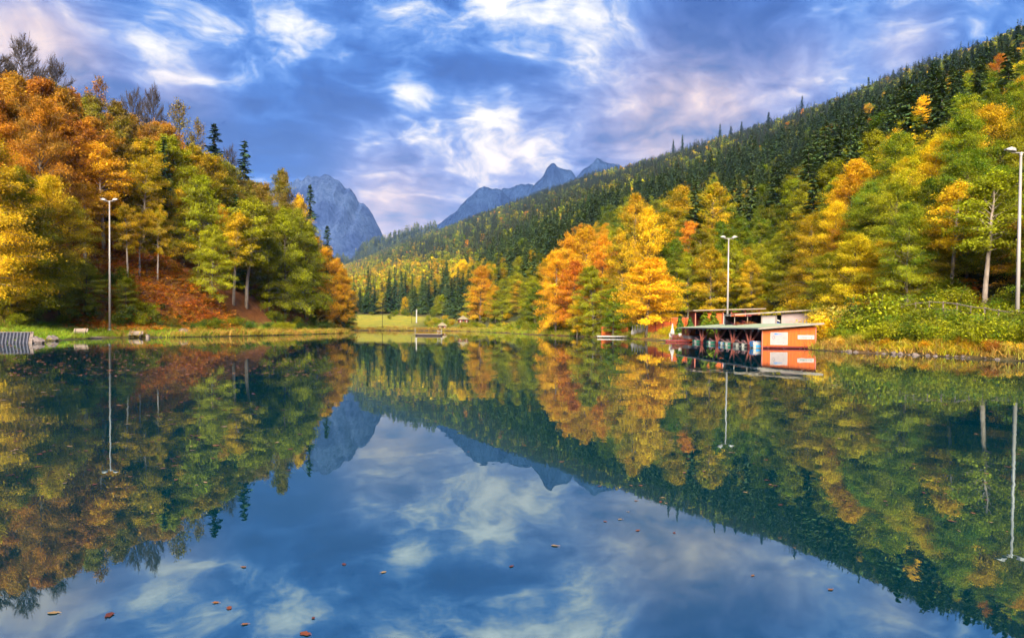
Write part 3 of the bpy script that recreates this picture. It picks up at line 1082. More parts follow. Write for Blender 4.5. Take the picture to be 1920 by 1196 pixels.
hero('W', 1112, 146, 500, 4.6, 'ygreen', 'olive', 'yellow green tree standing on the shore above the white jetty')
hero('B', 1082, 149, 560, 2.2, 'gold', 'yellow', 'small golden tree below the deep orange tree')
hero('B', 1150, 136, 540, 3.0, 'ygreen', 'green', 'small light green tree left of the bright yellow tree')
hero('W', 1165, 150, 430, 4.4, 'olive', 'gold', 'olive tree between the amber group and the yellow tree')
hero('B', 1186, 172, 364, 4.6, 'olive', 'gold', 'tall olive gold tree rising above the slim golden tree')
hero('B', 900, 300, 498, 7.0, 'gold', 'amber', 'round orange gold tree above the small huts')
hero('W', 865, 420, 487, 8.0, 'yellow', 'gold', 'yellow tree behind the dark conifers of the meadow edge')
hero('B', 1330, 170, 345, 5.6, 'gold', 'ygreen', 'golden tree standing high behind the middle mast, right of two', )
hero('B', 1275, 185, 348, 6.5, 'gold', 'olive', 'golden tree standing high behind the yellow tree, left of two')
hero('W', 1290, 160, 415, 4.0, 'orange', 'amber', 'small orange tree under the high golden trees')
hero('P', 1845, 66, 325, 3.7, 'olive', 'ygreen', 'tall tree with bare rosy trunk beside the right mast', var=0, rz=1.5)
hero('P', 1782, 72, 345, 3.2, 'yellow', 'gold', 'yellow tree with thin trunk above the rail fence')
hero('W', 1600, 84, 440, 4.4, 'yellow', 'ygreen', 'bright yellow tree on the slope right of the kiosk')
hero('W', 1665, 80, 450, 4.0, 'gold', 'ygreen', 'golden tree right of the bright yellow slope tree')
hero('W', 1560, 90, 470, 4.4, 'ygreen', 'olive', 'yellow green tree on the slope just above the boathouse')
hero('W', 1725, 76, 420, 4.6, 'ygreen', 'gold', 'yellow green tree above the orange leaf bank')
hero('W', 1900, 70, 320, 5.2, 'ygreen', 'green', 'yellow green tree behind the top of the right mast')
hero('W', 1960, 66, 380, 5.0, 'amber', 'gold', 'amber tree cut by the right frame edge')
for px, Y, top in ((1275, 1290, 252), (1258, 1300, 262), (1345, 1180, 232), (1385, 1150, 228), (1435, 1100, 210), (1497, 1040, 180), (1365, 1160, 236)):
    hero('C', px, Y, top, 6.5, 'fir3', 'fir', 'tall dark spruce standing out above the ridge line', 'lone spruces above the ridge line')

# meadow edge conifers
mx = [(690, 440, 498), (702, 432, 535), (716, 436, 528), (728, 428, 520), (740, 430, 500), (752, 424, 514), (766, 420, 545), (778, 418, 536),
      (790, 414, 540), (803, 408, 534), (815, 402, 522), (826, 396, 532), (838, 388, 490), (846, 380, 520), (858, 372, 500), (868, 362, 512),
      (878, 350, 505), (710, 452, 545), (760, 436, 508), (684, 446, 552), (830, 410, 500), (893, 330, 545), (908, 318, 535), (852, 396, 515)]
for px, Y, top in mx:
    hero('C', px, Y, top, R.uniform(4.2, 5.6), 'fir3' if R.uniform() < .6 else 'fir', 'dgreen', f'{size_word(520 - top, -15, 15)} dark conifer at the far meadow edge {by_landmark(px, False)}', 'dark conifers along the meadow edge')

BND = ([560, 870, 1000, 1100, 1180, 1300, 1400, 1500, 1600, 1720, 1920, 2150], [490, 484, 479, 422, 371, 345, 360, 322, 288, 218, 95, 0])


def right_tint(px, py, rg):
    u = rg.uniform()
    nz = float(vn(px / 60, py / 45, 77))
    if px < 1000:
        if py > 500 and px > 870:
            return ('ygreen', 'olive') if u < .6 else (('olive', 'gold') if u < .85 else ('gold', 'amber'))
        return ('gold', 'olive') if u < .25 else (('ygreen', 'olive') if u < .70 else ('olive', 'gold') if u < .92 else ('amber', 'brown'))
    if 1020 < px < 1140:
        return ('amber', 'gold') if u < .6 else ('olive', 'gold')
    if px < 1560:
        if nz > .55 and py < 470:
            return ('gold', 'olive') if u < .35 else ('ygreen', 'olive')
        return ('olive', 'green') if u < .45 else (('green', 'olive') if u < .62 else ('ygreen', 'olive') if u < .88 else ('olive', 'gold'))
    if nz > .58:
        return ('yellow', 'ygreen') if u < .26 else (('ygreen', 'green') if u < .72 else ('gold', 'yellow') if u < .86 else ('gold', 'amber'))
    return ('ygreen', 'green') if u < .42 else (('olive', 'ygreen') if u < .66 else ('green', 'ygreen') if u < .90 else ('olive', 'gold'))


rows = []
for lo, hi, sp in ((45, 150, 4.7), (150, 330, 5.8), (330, 700, 7.0), (700, 2600, 9.0)):
    g_ = np.arange(-hi, hi, sp)
    XX, YY = np.meshgrid(g_, np.arange(0, hi, sp))
    XX = XX + R.uniform(-.42, .42, XX.shape) * sp
    YY = YY + R.uniform(-.42, .42, YY.shape) * sp
    rr_ = np.hypot(XX, YY)
    ok = (rr_ >= lo) & (rr_ < hi) & (YY > 8)
    rows.append(np.stack([XX[ok], YY[ok]], 1))
C_ = np.concatenate(rows)
th, r, rf, zf, rr, zr = right_polar(C_[:, 0], C_[:, 1])
ok = (r > rf + 1) & (r < rr * 1.06) & (C_[:, 0] / C_[:, 1] > -.34) & (C_[:, 0] / C_[:, 1] < .86)
s_ = np.interp(C_[:, 1], XF_Y, XF_X) - C_[:, 0]
ok &= ~((C_[:, 0] < -30) & (s_ > -6) & (C_[:, 1] < 330))
C_, r, rf = C_[ok], r[ok], rf[ok]
cz = height(C_[:, 0], C_[:, 1])
bx, by, bd = project(C_[:, 0], C_[:, 1], cz)
keep = (bx > 600) & (bx < 2060) & (by > -120)
C_, r, rf, cz, bx, by, bd = C_[keep], r[keep], rf[keep], cz[keep], bx[keep], by[keep], bd[keep]
order = np.argsort(bd)
far_pts = []
NB = NC = 0
PA = np.array(PLACED)
for i in order:
    x, y = C_[i]
    if bd[i] < 450 and np.min((PA[:, 0] - x) ** 2 + (PA[:, 1] - y) ** 2) < 3.4 ** 2:
        continue
    tpy = by[i] - 17 * F / bd[i]
    bnd = float(np.interp(bx[i], *BND))
    broad = tpy > bnd + R.normal(0, 10 + 24 * min(1.0, max(0.0, (bx[i] - 1300) / 400)))
    u = R.uniform()
    if bx[i] < 885 and r[i] < rf[i] + 40:
        con = u < .72
    elif broad:
        con = u < (.025 if bx[i] > 1000 else .22)
    else:
        nz = float(vn(bx[i] / 45, by[i] / 25, 5))
        con = u < ((.90 if nz < .58 else .70) - .30 * min(1.0, max(0.0, (bx[i] - 1450) / 250)))
    if con:
        k_ = .62 + .62 * float(vn(x / 55, y / 55, 91)) + R.normal(0, .10)
        Hh, Rd = 22 * k_, 4.3 * (.55 + .45 * k_) * R.uniform(.85, 1.15)
        if bd[i] > 480:
            Hh, Rd = Hh * .85, Rd * 1.45
        tn, t2 = (('fir', 'fir2') if R.uniform() < .55 else ('fir2', 'fir')) if by[i] > bnd - 140 else (('fir3', 'fir') if R.uniform() < .6 else ('fir', 'fir2'))
    else:
        Hh = R.uniform(11, 18) if r[i] > rf[i] + 25 else R.uniform(10, 15)
        Rd = Hh * R.uniform(.24, .31)
        if broad:
            tn, t2 = right_tint(bx[i], tpy + 30, R)
        else:
            q = R.uniform()
            tn, t2 = ('olive', 'green') if q < .62 else (('ygreen', 'olive') if q < .82 else (('brown', 'olive') if q < .91 else ('gold', 'olive') if q < .98 else ('rust', 'amber')))
    near = bd[i] < (185 if bx[i] < 1250 else 150) and -80 < bx[i] < 2000
    if near and not con and NB < 135:
        up_ = r[i] - rf[i]
        tier = 'low' if up_ < 18 else ('midway up' if up_ < 50 else 'high')
        tree('W' if R.uniform() < .5 else 'B', x, y, Hh, Rd, tn, t2, f'{size_word(Hh, 12.5, 15.5)} {WORDS[tn]} tree {tier} on the right slope {by_landmark(bx[i], False)}', 'trees massed on the lower right slope')
        NB += 1
    elif near and con and NC < 60:
        tree('C', x, y, Hh, Rd, tn, t2, f'{size_word(Hh, 20, 24)} {WORDS[tn]} conifer among the autumn trees {by_landmark(bx[i], False)}', 'conifers at the foot of the right slope')
        NC += 1
    else:
        far_pts.append((x, y, cz[i] - .3, bd[i], con, Hh, Rd, tn, t2))

# ---- the wood further off: one mass, instanced from a few tree shapes
m_wood = M['bark_dark']
FARC = [conifer(800 + i, whorls=17, sub=2, dens=.75, Rad=3.3 + .3 * i, droop=.45) for i in range(3)]
FARB = [far_broad(850 + i) for i in range(3)]
pcol = bpy.data.collections.new('far_tree_shapes')
IDX = {}


def add_shape(key, me):
    nm = f's{len(IDX):02d}'
    ob = bpy.data.objects.new(nm, me)
    pcol.objects.link(ob)
    IDX[key] = len(IDX)


for i in range(3):
    add_shape(('MB', i), PR['B'][i]['geo'].joined('mid_broad', M['bark'], M['leaf'], np.random.default_rng(i)))
for i in range(2):
    add_shape(('MW', i), PR['W'][i]['geo'].joined('mid_wide', M['bark'], M['leaf'], np.random.default_rng(i)))
for i in range(4):
    add_shape(('MC', i), PR['C'][i]['geo'].joined('mid_conifer', m_wood, M['needle'], np.random.default_rng(i)))
for i in range(3):
    add_shape(('FC', i), FARC[i].joined('far_conifer', m_wood, M['needle'], np.random.default_rng(i)))
for i in range(3):
    add_shape(('FB', i), FARB[i].joined('far_broad', m_wood, M['leaf'], np.random.default_rng(i)))


def scatter_tree(name):
    ng = bpy.data.node_groups.new(name, 'GeometryNodeTree')
    ng.interface.new_socket('Geometry', in_out='INPUT', socket_type='NodeSocketGeometry')
    ng.interface.new_socket('Geometry', in_out='OUTPUT', socket_type='NodeSocketGeometry')
    N, Lk = ng.nodes, ng.links
    gi, go = N.new('NodeGroupInput'), N.new('NodeGroupOutput')
    ip = N.new('GeometryNodeInstanceOnPoints')
    ci = N.new('GeometryNodeCollectionInfo')
    ci.inputs['Separate Children'].default_value = True
    ci.inputs['Reset Children'].default_value = True

    def attr(nm, ty):
        a = N.new('GeometryNodeInputNamedAttribute')
        a.data_type = ty
        a.inputs['Name'].default_value = nm
        return a.outputs['Attribute']
    Lk.new(gi.outputs[0], ip.inputs['Points'])
    Lk.new(ci.outputs[0], ip.inputs['Instance'])
    ip.inputs['Pick Instance'].default_value = True
    Lk.new(attr('idx', 'INT'), ip.inputs['Instance Index'])
    cx = N.new('ShaderNodeCombineXYZ')
    Lk.new(attr('rz', 'FLOAT'), cx.inputs[2])
    Lk.new(cx.outputs[0], ip.inputs['Rotation'])
    Lk.new(attr('scl', 'FLOAT_VECTOR'), ip.inputs['Scale'])
    Lk.new(ip.outputs[0], go.inputs[0])
    return ng, ci


def forest(name, label, P, idx, rz, scl, t1, t2, coll):
    n = len(P)
    one = np.ones((n, 1))
    me = bpy.data.meshes.new(name)
    me.vertices.add(n)
    me.vertices.foreach_set('co', np.asarray(P, np.float32).ravel())
    for an, ty, arr, fld in (('idx', 'INT', idx, 'value'), ('rz', 'FLOAT', rz, 'value'), ('scl', 'FLOAT_VECTOR', scl, 'vector'),
                             ('tint', 'FLOAT_COLOR', np.concatenate([t1, one], 1), 'color'), ('tint2', 'FLOAT_COLOR', np.concatenate([t2, one], 1), 'color')):
        a = me.attributes.new(an, ty, 'POINT')
        a.data.foreach_set(fld, np.asarray(arr, np.int32 if ty == 'INT' else np.float32).ravel())
    o = link(name, me)
    ng, ci = scatter_tree(name)
    ci.inputs['Collection'].default_value = coll
    md = o.modifiers.new('scatter', 'NODES')
    md.node_group = ng
    return tag(o, label, kind='stuff')


def make_forest(name, label, sel, fine):
    P, idx, rz, scl, t1, t2 = [], [], [], [], [], []
    for x, y, z, d, con, Hh, Rd, tn, tm in sel:
        j = rnd.randrange(100)
        if con:
            k = ('MC', j % 4) if fine else ('FC', j % 3)
            h0, r0 = 25., 3.4
        elif fine:
            k = ('MB', j % 3) if j % 2 else ('MW', (j // 2) % 2)
            h0, r0 = 20., (5.0 if j % 2 else 6.0)
        else:
            k = ('FB', j % 3)
            h0, r0 = 16., 4.6
        P.append((x, y, z))
        idx.append(IDX[k])
        rz.append(rnd.uniform(0, 6.28))
        scl.append((Rd / r0, Rd / r0, Hh / h0))
        t1.append(jit(PAL[tn], .16))
        t2.append(jit(PAL[tm], .16))
    return forest(name, label, P, idx, rz, scl, np.array(t1), np.array(t2), pcol)


make_forest('broadleaf_forest', 'autumn broadleaf wood massed on the lower mountainside', [q for q in far_pts if q[3] < 480 and not q[4]], True)
make_forest('conifer_forest', 'dark conifers massed on the near mountainside', [q for q in far_pts if q[3] < 480 and q[4]], True)
make_forest('mountain_forest', 'dense mixed forest covering the far mountainside to its ridge', [q for q in far_pts if q[3] >= 480], False)
# low blue ridge
lx, lz, lY, lD = LOWR
sel = []
for _ in range(2600):
    k = R.uniform()
    x = R.uniform(lx[0], lx[-1])
    tt = R.uniform(0, 1) ** 1.5 * .75
    z = float(np.interp(x, lx, lz)) * (1 - tt ** 1.15) - 30 * tt
    sel.append((x, lY - tt * lD, z - 4, 2900, k < .8, R.uniform(20, 30), R.uniform(4, 5.5), 'fir' if k < .5 else ('fir2' if k < .8 else 'olive'), 'fir3'))
make_forest('ridge_forest', 'distant bluish forest on the low ridge below the rock mountain', sel, False)
print('TREES', nleft, NB, NC, len(far_pts), sum(1 for q in far_pts if q[3] < 480))

# ------------------------------------------------------------------ shrubs
def shrub_geo(seed, H=3., Rad=1.9, stems=11, leaves=3000, leaf=.19):
    rg = np.random.default_rng(seed)
    g = TreeGeo()
    per = leaves // (stems * 5)
    for i in range(stems):
        az = i * 2.4 + rg.normal(0, .3)
        sp = rg.uniform(.15, 1)
        top = np.array((math.cos(az) * Rad * sp, math.sin(az) * Rad * sp, H * (1 - .42 * sp ** 2) * rg.uniform(.72, 1.12)))
        mid = top * np.array((.45, .45, .55)) + rg.normal(0, .08, 3)
        g.wood.tube([(0, 0, 0), mid, top], [.045, .03, .008], 4, cap=False)
        cv_ = rg.uniform(0, 1)
        for j in range(5):
            q = .25 + .75 * (j + rg.uniform(0, 1)) / 5
            c = mid * (1 - abs(2 * q - 1)) * 0 + (mid * (q / .5) if q < .5 else mid + (top - mid) * ((q - .5) / .5))
            c = c + rg.normal(0, .28, 3) * np.array((Rad * .6, Rad * .6, .5))
            P = c + rg.normal(0, 1, (per, 3)) * np.array((.34, .34, .22)) * (Rad / 1.9)
            P[:, 2] = np.maximum(P[:, 2], .05)
            nr = np.array((0, 0, .9)) + rg.normal(0, .55, (per, 3))
            g.leaves(P, nr, leaf, float(np.clip(cv_ + rg.normal(0, .2), 0, 1)), rg, .6)
    return g


SH = []
for i in range(4):
    g = shrub_geo(900 + i)
    SH.append((g.wood.mesh('stem', M['bark_dark']), g.crown_mesh('foliage', M['leaf'], np.random.default_rng(i))))


def gz(x, y):
    return float(height(np.array([x]), np.array([y]))[0])


def shrub(X, Y, Ht, Rd, tint, tint2, label, group=None, z=None, name='shrub'):
    st, fo = SH[rnd.randrange(4)]
    e = empty(name, (X, Y, (gz(X, Y) if z is None else z) - .05), rnd.uniform(0, 6.28))
    e.scale = (Rd / 1.9, Rd / 1.9, Ht / 3.)
    tag(e, label, 'shrub', group)
    link('stem', st, e)
    f = link('foliage', fo, e)
    f['tint'] = jit(PAL[tint]) if isinstance(tint, str) else tint
    f['tint2'] = jit(PAL[tint2]) if isinstance(tint2, str) else tint2
    return e


def shrub_band(pts, sd_lo, sd_hi, n, hlo, hhi, tints, label, group, xr=None, yr=None, mind=1.1, seed=1, reject=None):
    rg = np.random.default_rng(seed)
    got = []
    tries = 0
    while len(got) < n and tries < 60:
        tries += 1
        X = rg.uniform(xr[0], xr[1], 400)
        Y = rg.uniform(yr[0], yr[1], 400)
        s = lake_sd(X, Y)
        Z = height(X, Y, s)
        pxx, pyy, dd = project(X, Y, Z)
        for x, y, q, a, b_ in zip(X, Y, s, pxx, pyy):
            if not (sd_lo < q < sd_hi) or not (pts[0] < a < pts[1]):
                continue
            if reject and reject(a, b_, x, y):
                continue
            if got and min((x - u) ** 2 + (y - v) ** 2 for u, v in got) < mind ** 2:
                continue
            got.append((x, y))
            t1, t2 = tints[int(rg.integers(len(tints)))]
            hh = rg.uniform(hlo, hhi)
            shrub(x, y, hh, hh * rg.uniform(.55, .8), t1, t2, f'{size_word(hh, hlo + (hhi - hlo) * .35, hlo + (hhi - hlo) * .7)} {WORDS[t1]} {label}, {by_landmark(a, a < 665)}', group)
            if len(got) >= n:
                break


in_house = lambda a, b_, x, y: 24 < x < 33 and 68 < y < 101
YG = [('ygreen', 'green'), ('olive', 'green'), ('green', 'ygreen'), ('olive', 'ygreen'), ('green', 'olive')]
shrub_band((1530, 2040), 2.4, 15, 92, 1.4, 2.7, YG, 'bush on the right bank', 'bushes on the right bank', (28, 60), (36, 74), 1.25, 5, in_house)
shrub_band((1530, 2000), .9, 3.0, 26, .6, 1.1, [('gold', 'amber'), ('pale', 'gold'), ('ygreen', 'gold'), ('amber', 'rust')], 'bush at the right waterline', 'low bushes along the right waterline', (28, 50), (38, 72), 1.2, 6, in_house)
for px, Y, h_, r_, t1, t2, lb in ((1545, 73, 3.2, 2.0, 'yellow', 'gold', 'tall bright yellow bush at the right corner of the boathouse'),
                                  (1572, 76, 4.0, 2.4, 'gold', 'pale', 'golden bush with dry stems right behind the boathouse'),
                                  (1610, 70, 4.2, 2.6, 'olive', 'green', 'large dark olive bush above the right shore'),
                                  (1650, 68, 4.4, 2.8, 'green', 'ygreen', 'largest green bush below the orange leaf bank'),
                                  (1535, 84, 3.4, 2.0, 'pale', 'gold', 'straw yellow bush overgrowing the end of the kiosk')):
    q = at(px, 600, Y)
    shrub(q.x, Y, h_, r_, t1, t2, lb)
left_keep = lambda a, b_, x, y: (190 < a < 225)
shrub_band((-20, 335), 7.5, 17, 40, 1.8, 3.2, [('olive', 'ygreen'), ('olive', 'brown'), ('ygreen', 'olive'), ('green', 'olive'), ('dgreen', 'olive')],
           'bush below the left slope', 'bushes at the foot of the left slope', (-85, -46), (66, 112), 1.6, 8)
shrub_band((360, 650), 3.2, 8, 30, 1.2, 2.4, [('olive', 'ygreen'), ('green', 'olive'), ('dgreen', 'green')],
           'bush edging the left wood', 'undergrowth along the left shore wood', (-70, -40), (105, 205), 1.8, 9)
shrub_band((300, 420), 6, 12, 10, .7, 1.2, [('dgreen', 'green'), ('green', 'dgreen')],
           'creeping bush on the grass', 'low bushes beside the white boulder', (-70, -46), (100, 118), 1.2, 10)
shrub_band((930, 1190), 1.5, 9, 40, 1.4, 3.0, [('ygreen', 'olive'), ('olive', 'green'), ('green', 'olive')],
           'bush on the far right shore', 'bushes along the right shore', (-6, 30), (125, 225), 1.8, 11, lambda a, b_, x, y: 1112 < a < 1190 and y < 139)
shrub_band((795, 960), 3, 60, 62, 1.6, 3.4, [('ygreen', 'olive'), ('green', 'ygreen'), ('ygreen', 'gold')],
           'bush on the far shore', 'bushes among the far huts', (-42, 2), (225, 345), 2.6, 12)
shrub_band((680, 880), 90, 175, 26, 2.5, 4.5, [('green', 'olive'), ('olive', 'green')],
           'bush before the meadow conifers', 'bushes before the meadow conifers', (-110, -20), (372, 438), 3.0, 13)
shrub_band((1185, 1300), 1.2, 12, 16, 1.0, 2.0, [('ygreen', 'gold'), ('ygreen', 'green'), ('gold', 'ygreen')],
           'bush below the fence', 'bushes below the orange fence', (20, 36), (100, 121), 1.4, 14, lambda a, b_, x, y: in_house(a, b_, x, y) or a < 1218)
shrub_band((1300, 1560), 16, 36, 34, 2.0, 3.6, [('ygreen', 'green'), ('gold', 'olive'), ('ygreen', 'gold'), ('olive', 'amber')],
           'bush behind the roofs', 'bushes behind the pavilion roofs', (30, 62), (92, 134), 1.8, 15)


# ------------------------------------------------------------------ grass, reeds and leaf litter (uncountable)
def tuft(seed, n=18, H=.6, spread=.22):
    rg = np.random.default_rng(seed)
    V, Fq = [], []
    for i in range(n):
        b0 = rg.normal(0, spread, 2)
        d = rg.normal(0, .30, 2)
        h = H * rg.uniform(.5, 1.1)
        a = rg.uniform(0, 3.14)
        wv = np.array((math.cos(a), math.sin(a), 0)) * .022
        p0 = np.array((b0[0], b0[1], 0))
        p1 = p0 + np.array((d[0] * .4, d[1] * .4, h * .6))
        p2 = p0 + np.array((d[0] * h * 2.2, d[1] * h * 2.2, h))
        k = len(V)
        V += [p0 - wv, p0 + wv, p1 + wv * .8, p1 - wv * .8, p2 + wv * .2, p2 - wv * .2]
        Fq += [(k, k + 1, k + 2, k + 3), (k + 3, k + 2, k + 4, k + 5)]
    V = np.array(V)
    lv = np.repeat(rg.uniform(0, 1, n), 6)
    return mesh_np('tuft', V, np.array(Fq), {'cl': ('FLOAT', np.repeat(rg.uniform(0, 1, n), 6)), 'lv': ('FLOAT', lv)}, False, [M['leaf']])


def litter(seed, n=26):
    rg = np.random.default_rng(seed)
    g = TreeGeo()
    P = rg.normal(0, .45, (n, 3)) * np.array((1, 1, .12)) + np.array((0, 0, .1))
    g.leaves(P, np.array((0, 0, 1.)) + rg.normal(0, .45, (n, 3)), .24, rg.uniform(0, 1, n), rg)
    return g.crown_mesh('litter', M['leaf'], rg)


gcol = bpy.data.collections.new('ground_cover_shapes')
for i, me in enumerate([tuft(1), tuft(2, 14, .7), tuft(3, 22, .5, .3), litter(4), litter(5)]):
    gcol.objects.link(bpy.data.objects.new(f'g{i:02d}', me))


def scatter_ground(name, label, n, xr, yr, cond, shapes, hlo, hhi, tints, seed):
    rg = np.random.default_rng(seed)
    X, Y = rg.uniform(*xr, n * 6), rg.uniform(*yr, n * 6)
    s = lake_sd(X, Y)
    Z = height(X, Y, s)
    px, py, d = project(X, Y, Z)
    ok = cond(X, Y, s, px, py) & (px > -120) & (px < 2060)
    X, Y, Z = X[ok][:n], Y[ok][:n], Z[ok][:n]
    m = len(X)
    h = rg.uniform(hlo, hhi, m)
    cl = fbm(X / 4, Y / 4, seed, 3)
    ti = np.clip(((cl - .25) * 2 * len(tints) + rg.normal(0, .6, m)).astype(int), 0, len(tints) - 1)
    t1 = np.array([jit(PAL[tints[k][0]], .15, rg) for k in ti])
    t2 = np.array([jit(PAL[tints[k][1]], .15, rg) for k in ti])
    forest(name, label, np.stack([X, Y, Z - .02], 1), rg.choice(shapes, m), rg.uniform(0, 6.28, m), np.stack([h * 1.3, h * 1.3, h], 1), t1, t2, gcol)


PAL['grass'] = (.15, .26, .016)
PAL['grassy'] = (.30, .33, .018)
PAL['reed'] = (.40, .19, .03)
PAL['dry'] = (.42, .28, .05)
scatter_ground('grass', 'bright green grass on the left bank', 3000, (-72, -40), (62, 205), lambda X, Y, s, px, py: (s > .15) & (s < 8.5), [0, 1, 2], .5, 1.0,
               [('grass', 'grassy'), ('grassy', 'grass'), ('grass', 'grass'), ('grassy', 'dry')], 51)
scatter_ground('reeds', 'orange and yellow reeds lining the left waterline', 1100, (-60, -40), (88, 190), lambda X, Y, s, px, py: (s > .05) & (s < 1.5) & (px > 215), [0, 1, 2], 1.0, 1.9,
               [('reed', 'dry'), ('grassy', 'dry'), ('dry', 'reed'), ('grass', 'grassy')], 52)
scatter_ground('grass', 'yellow and orange grass on the right bank', 4200, (24, 62), (36, 130), lambda X, Y, s, px, py: (s > .1) & (s < 14) & ~((X > 24) & (X < 33) & (Y > 69) & (Y < 100)), [0, 1, 2], .6, 1.3,
               [('dry', 'reed'), ('grassy', 'dry'), ('reed', 'dry'), ('grassy', 'gold')], 53)
scatter_ground('grass', 'rough grass along the far right shore', 2200, (-20, 30), (118, 285), lambda X, Y, s, px, py: (s > .1) & (s < 7), [0, 1, 2], .8, 1.7,
               [('grassy', 'dry'), ('grass', 'grassy'), ('dry', 'grassy')], 54)
scatter_ground('reeds', 'dry reeds along the far meadow shore', 1300, (-66, -10), (215, 290), lambda X, Y, s, px, py: (s > .05) & (s < 5), [0, 1, 2], 1.0, 2.0,
               [('dry', 'reed'), ('grassy', 'dry'), ('dry', 'pale')], 55)
scatter_ground('leaf_litter', 'orange fallen leaves and bracken covering the left slope', 2600, (-95, -46), (84, 132), lambda X, Y, s, px, py: (s > 6) & (s < 34) & (px > 120) & (px < 470), [3, 4, 3, 0], .9, 1.5,
               [('orange', 'rust'), ('amber', 'brown'), ('orange', 'amber'), ('rust', 'brown')], 56)
scatter_ground('leaf_litter', 'orange fallen leaves on the bank above the right path', 700, (32, 62), (55, 84), lambda X, Y, s, px, py: (px > 1660) & (px < 1830) & (py < 575) & (py > 525), [3, 4], .9, 1.5,
               [('orange', 'rust'), ('orange', 'amber')], 57)

# ------------------------------------------------------------------ materials for built things
M['orange'] = simple_mat('orange_boards', (.47, .092, .005), (.33, .055, .005), .65, 1.6, .25, .25, stretch=(3, 3, .35))
M['dkred'] = simple_mat('dark_red_boards', (.17, .022, .018), (.09, .012, .012), .7, 2, .2, .2, stretch=(3, 3, .4))
M['strut'] = simple_mat('strut_red', (.50, .15, .09), (.36, .09, .06), .65, 2, .1, .25)
M['white'] = simple_mat('white_paint', (.34, .32, .295), (.27, .25, .225), .5, 1.5, .05, .4)
M['cream'] = simple_mat('cream_sheet', (.27, .225, .215), (.235, .19, .18), .6, 1.2)
M['pinkw'] = simple_mat('pink_white_wall', (.27, .20, .185), (.22, .16, .15), .7, .8)
M['greenroof'] = simple_mat('green_roofing', (.20, .28, .17), (.27, .29, .18), .85, .5, .3, .2)
M['fascia'] = simple_mat('roof_edge', (.25, .21, .16), (.15, .12, .095), .7, 2)
M['dark'] = simple_mat('dark_timber', (.022, .014, .012), (.012, .008, .008), .85, 2)
M['greywood'] = simple_mat('weathered_wood', (.28, .21, .16), (.16, .12, .095), .85, 2.5, .4, .15, stretch=(.4, 3, 3))
M['metal'] = simple_mat('galvanised_metal', (.24, .225, .22), (.15, .145, .15), .4, 2, 0, .5, .35)
M['galv'] = simple_mat('pale_mast', (.30, .265, .23), (.22, .195, .18), .45, .8, 0, .5, .1)
M['lampgrey'] = simple_mat('lamp_housing', (.36, .36, .38), (.22, .22, .24), .45, 3, 0, .5, .2)
M['blue'] = simple_mat('blue_plastic', (.03, .26, .60), (.02, .18, .45), .35, 2, 0, .5)
M['teal'] = simple_mat('green_plastic', (.004, .27, .15), (.003, .18, .10), .35, 2, 0, .5)
M['pink'] = simple_mat('pink_seat', (.55, .26, .24), (.40, .18, .17), .5, 3)
M['hull'] = simple_mat('boat_hull', (.27, .265, .23), (.20, .20, .17), .35, 1.5, 0, .5)
M['stone'] = simple_mat('stone', (.22, .17, .135), (.09, .065, .055), .9, 2.5, .7, .2)
M['paleston'] = simple_mat('pale_boulder', (.17, .135, .12), (.085, .065, .06), .85, 2.0, .6, .2)
M['ramp'] = simple_mat('ribbed_metal', (.035, .037, .048), (.02, .022, .03), .5, 2, 0, .4, .4)
M['rib'] = simple_mat('rib_metal', (.13, .125, .14), (.08, .078, .09), .5, 2, 0, .4, .3)
M['ink'] = simple_mat('dark_ink', (.06, .07, .08), (.04, .05, .06), .7)
M['inkblue'] = simple_mat('blue_ink', (.05, .17, .38), (.04, .12, .28), .6)
M['navy'] = simple_mat('navy_stripe', (.03, .06, .24), (.02, .04, .16), .6)
M['tentc'] = simple_mat('canvas', (.22, .18, .10), (.16, .125, .07), .85, 1)
M['redroof'] = simple_mat('red_roof', (.20, .065, .05), (.13, .04, .035), .8, 1)
M['glass'] = simple_mat('window_glass', (.05, .06, .07), (.03, .04, .05), .08, 1, 0, .6)


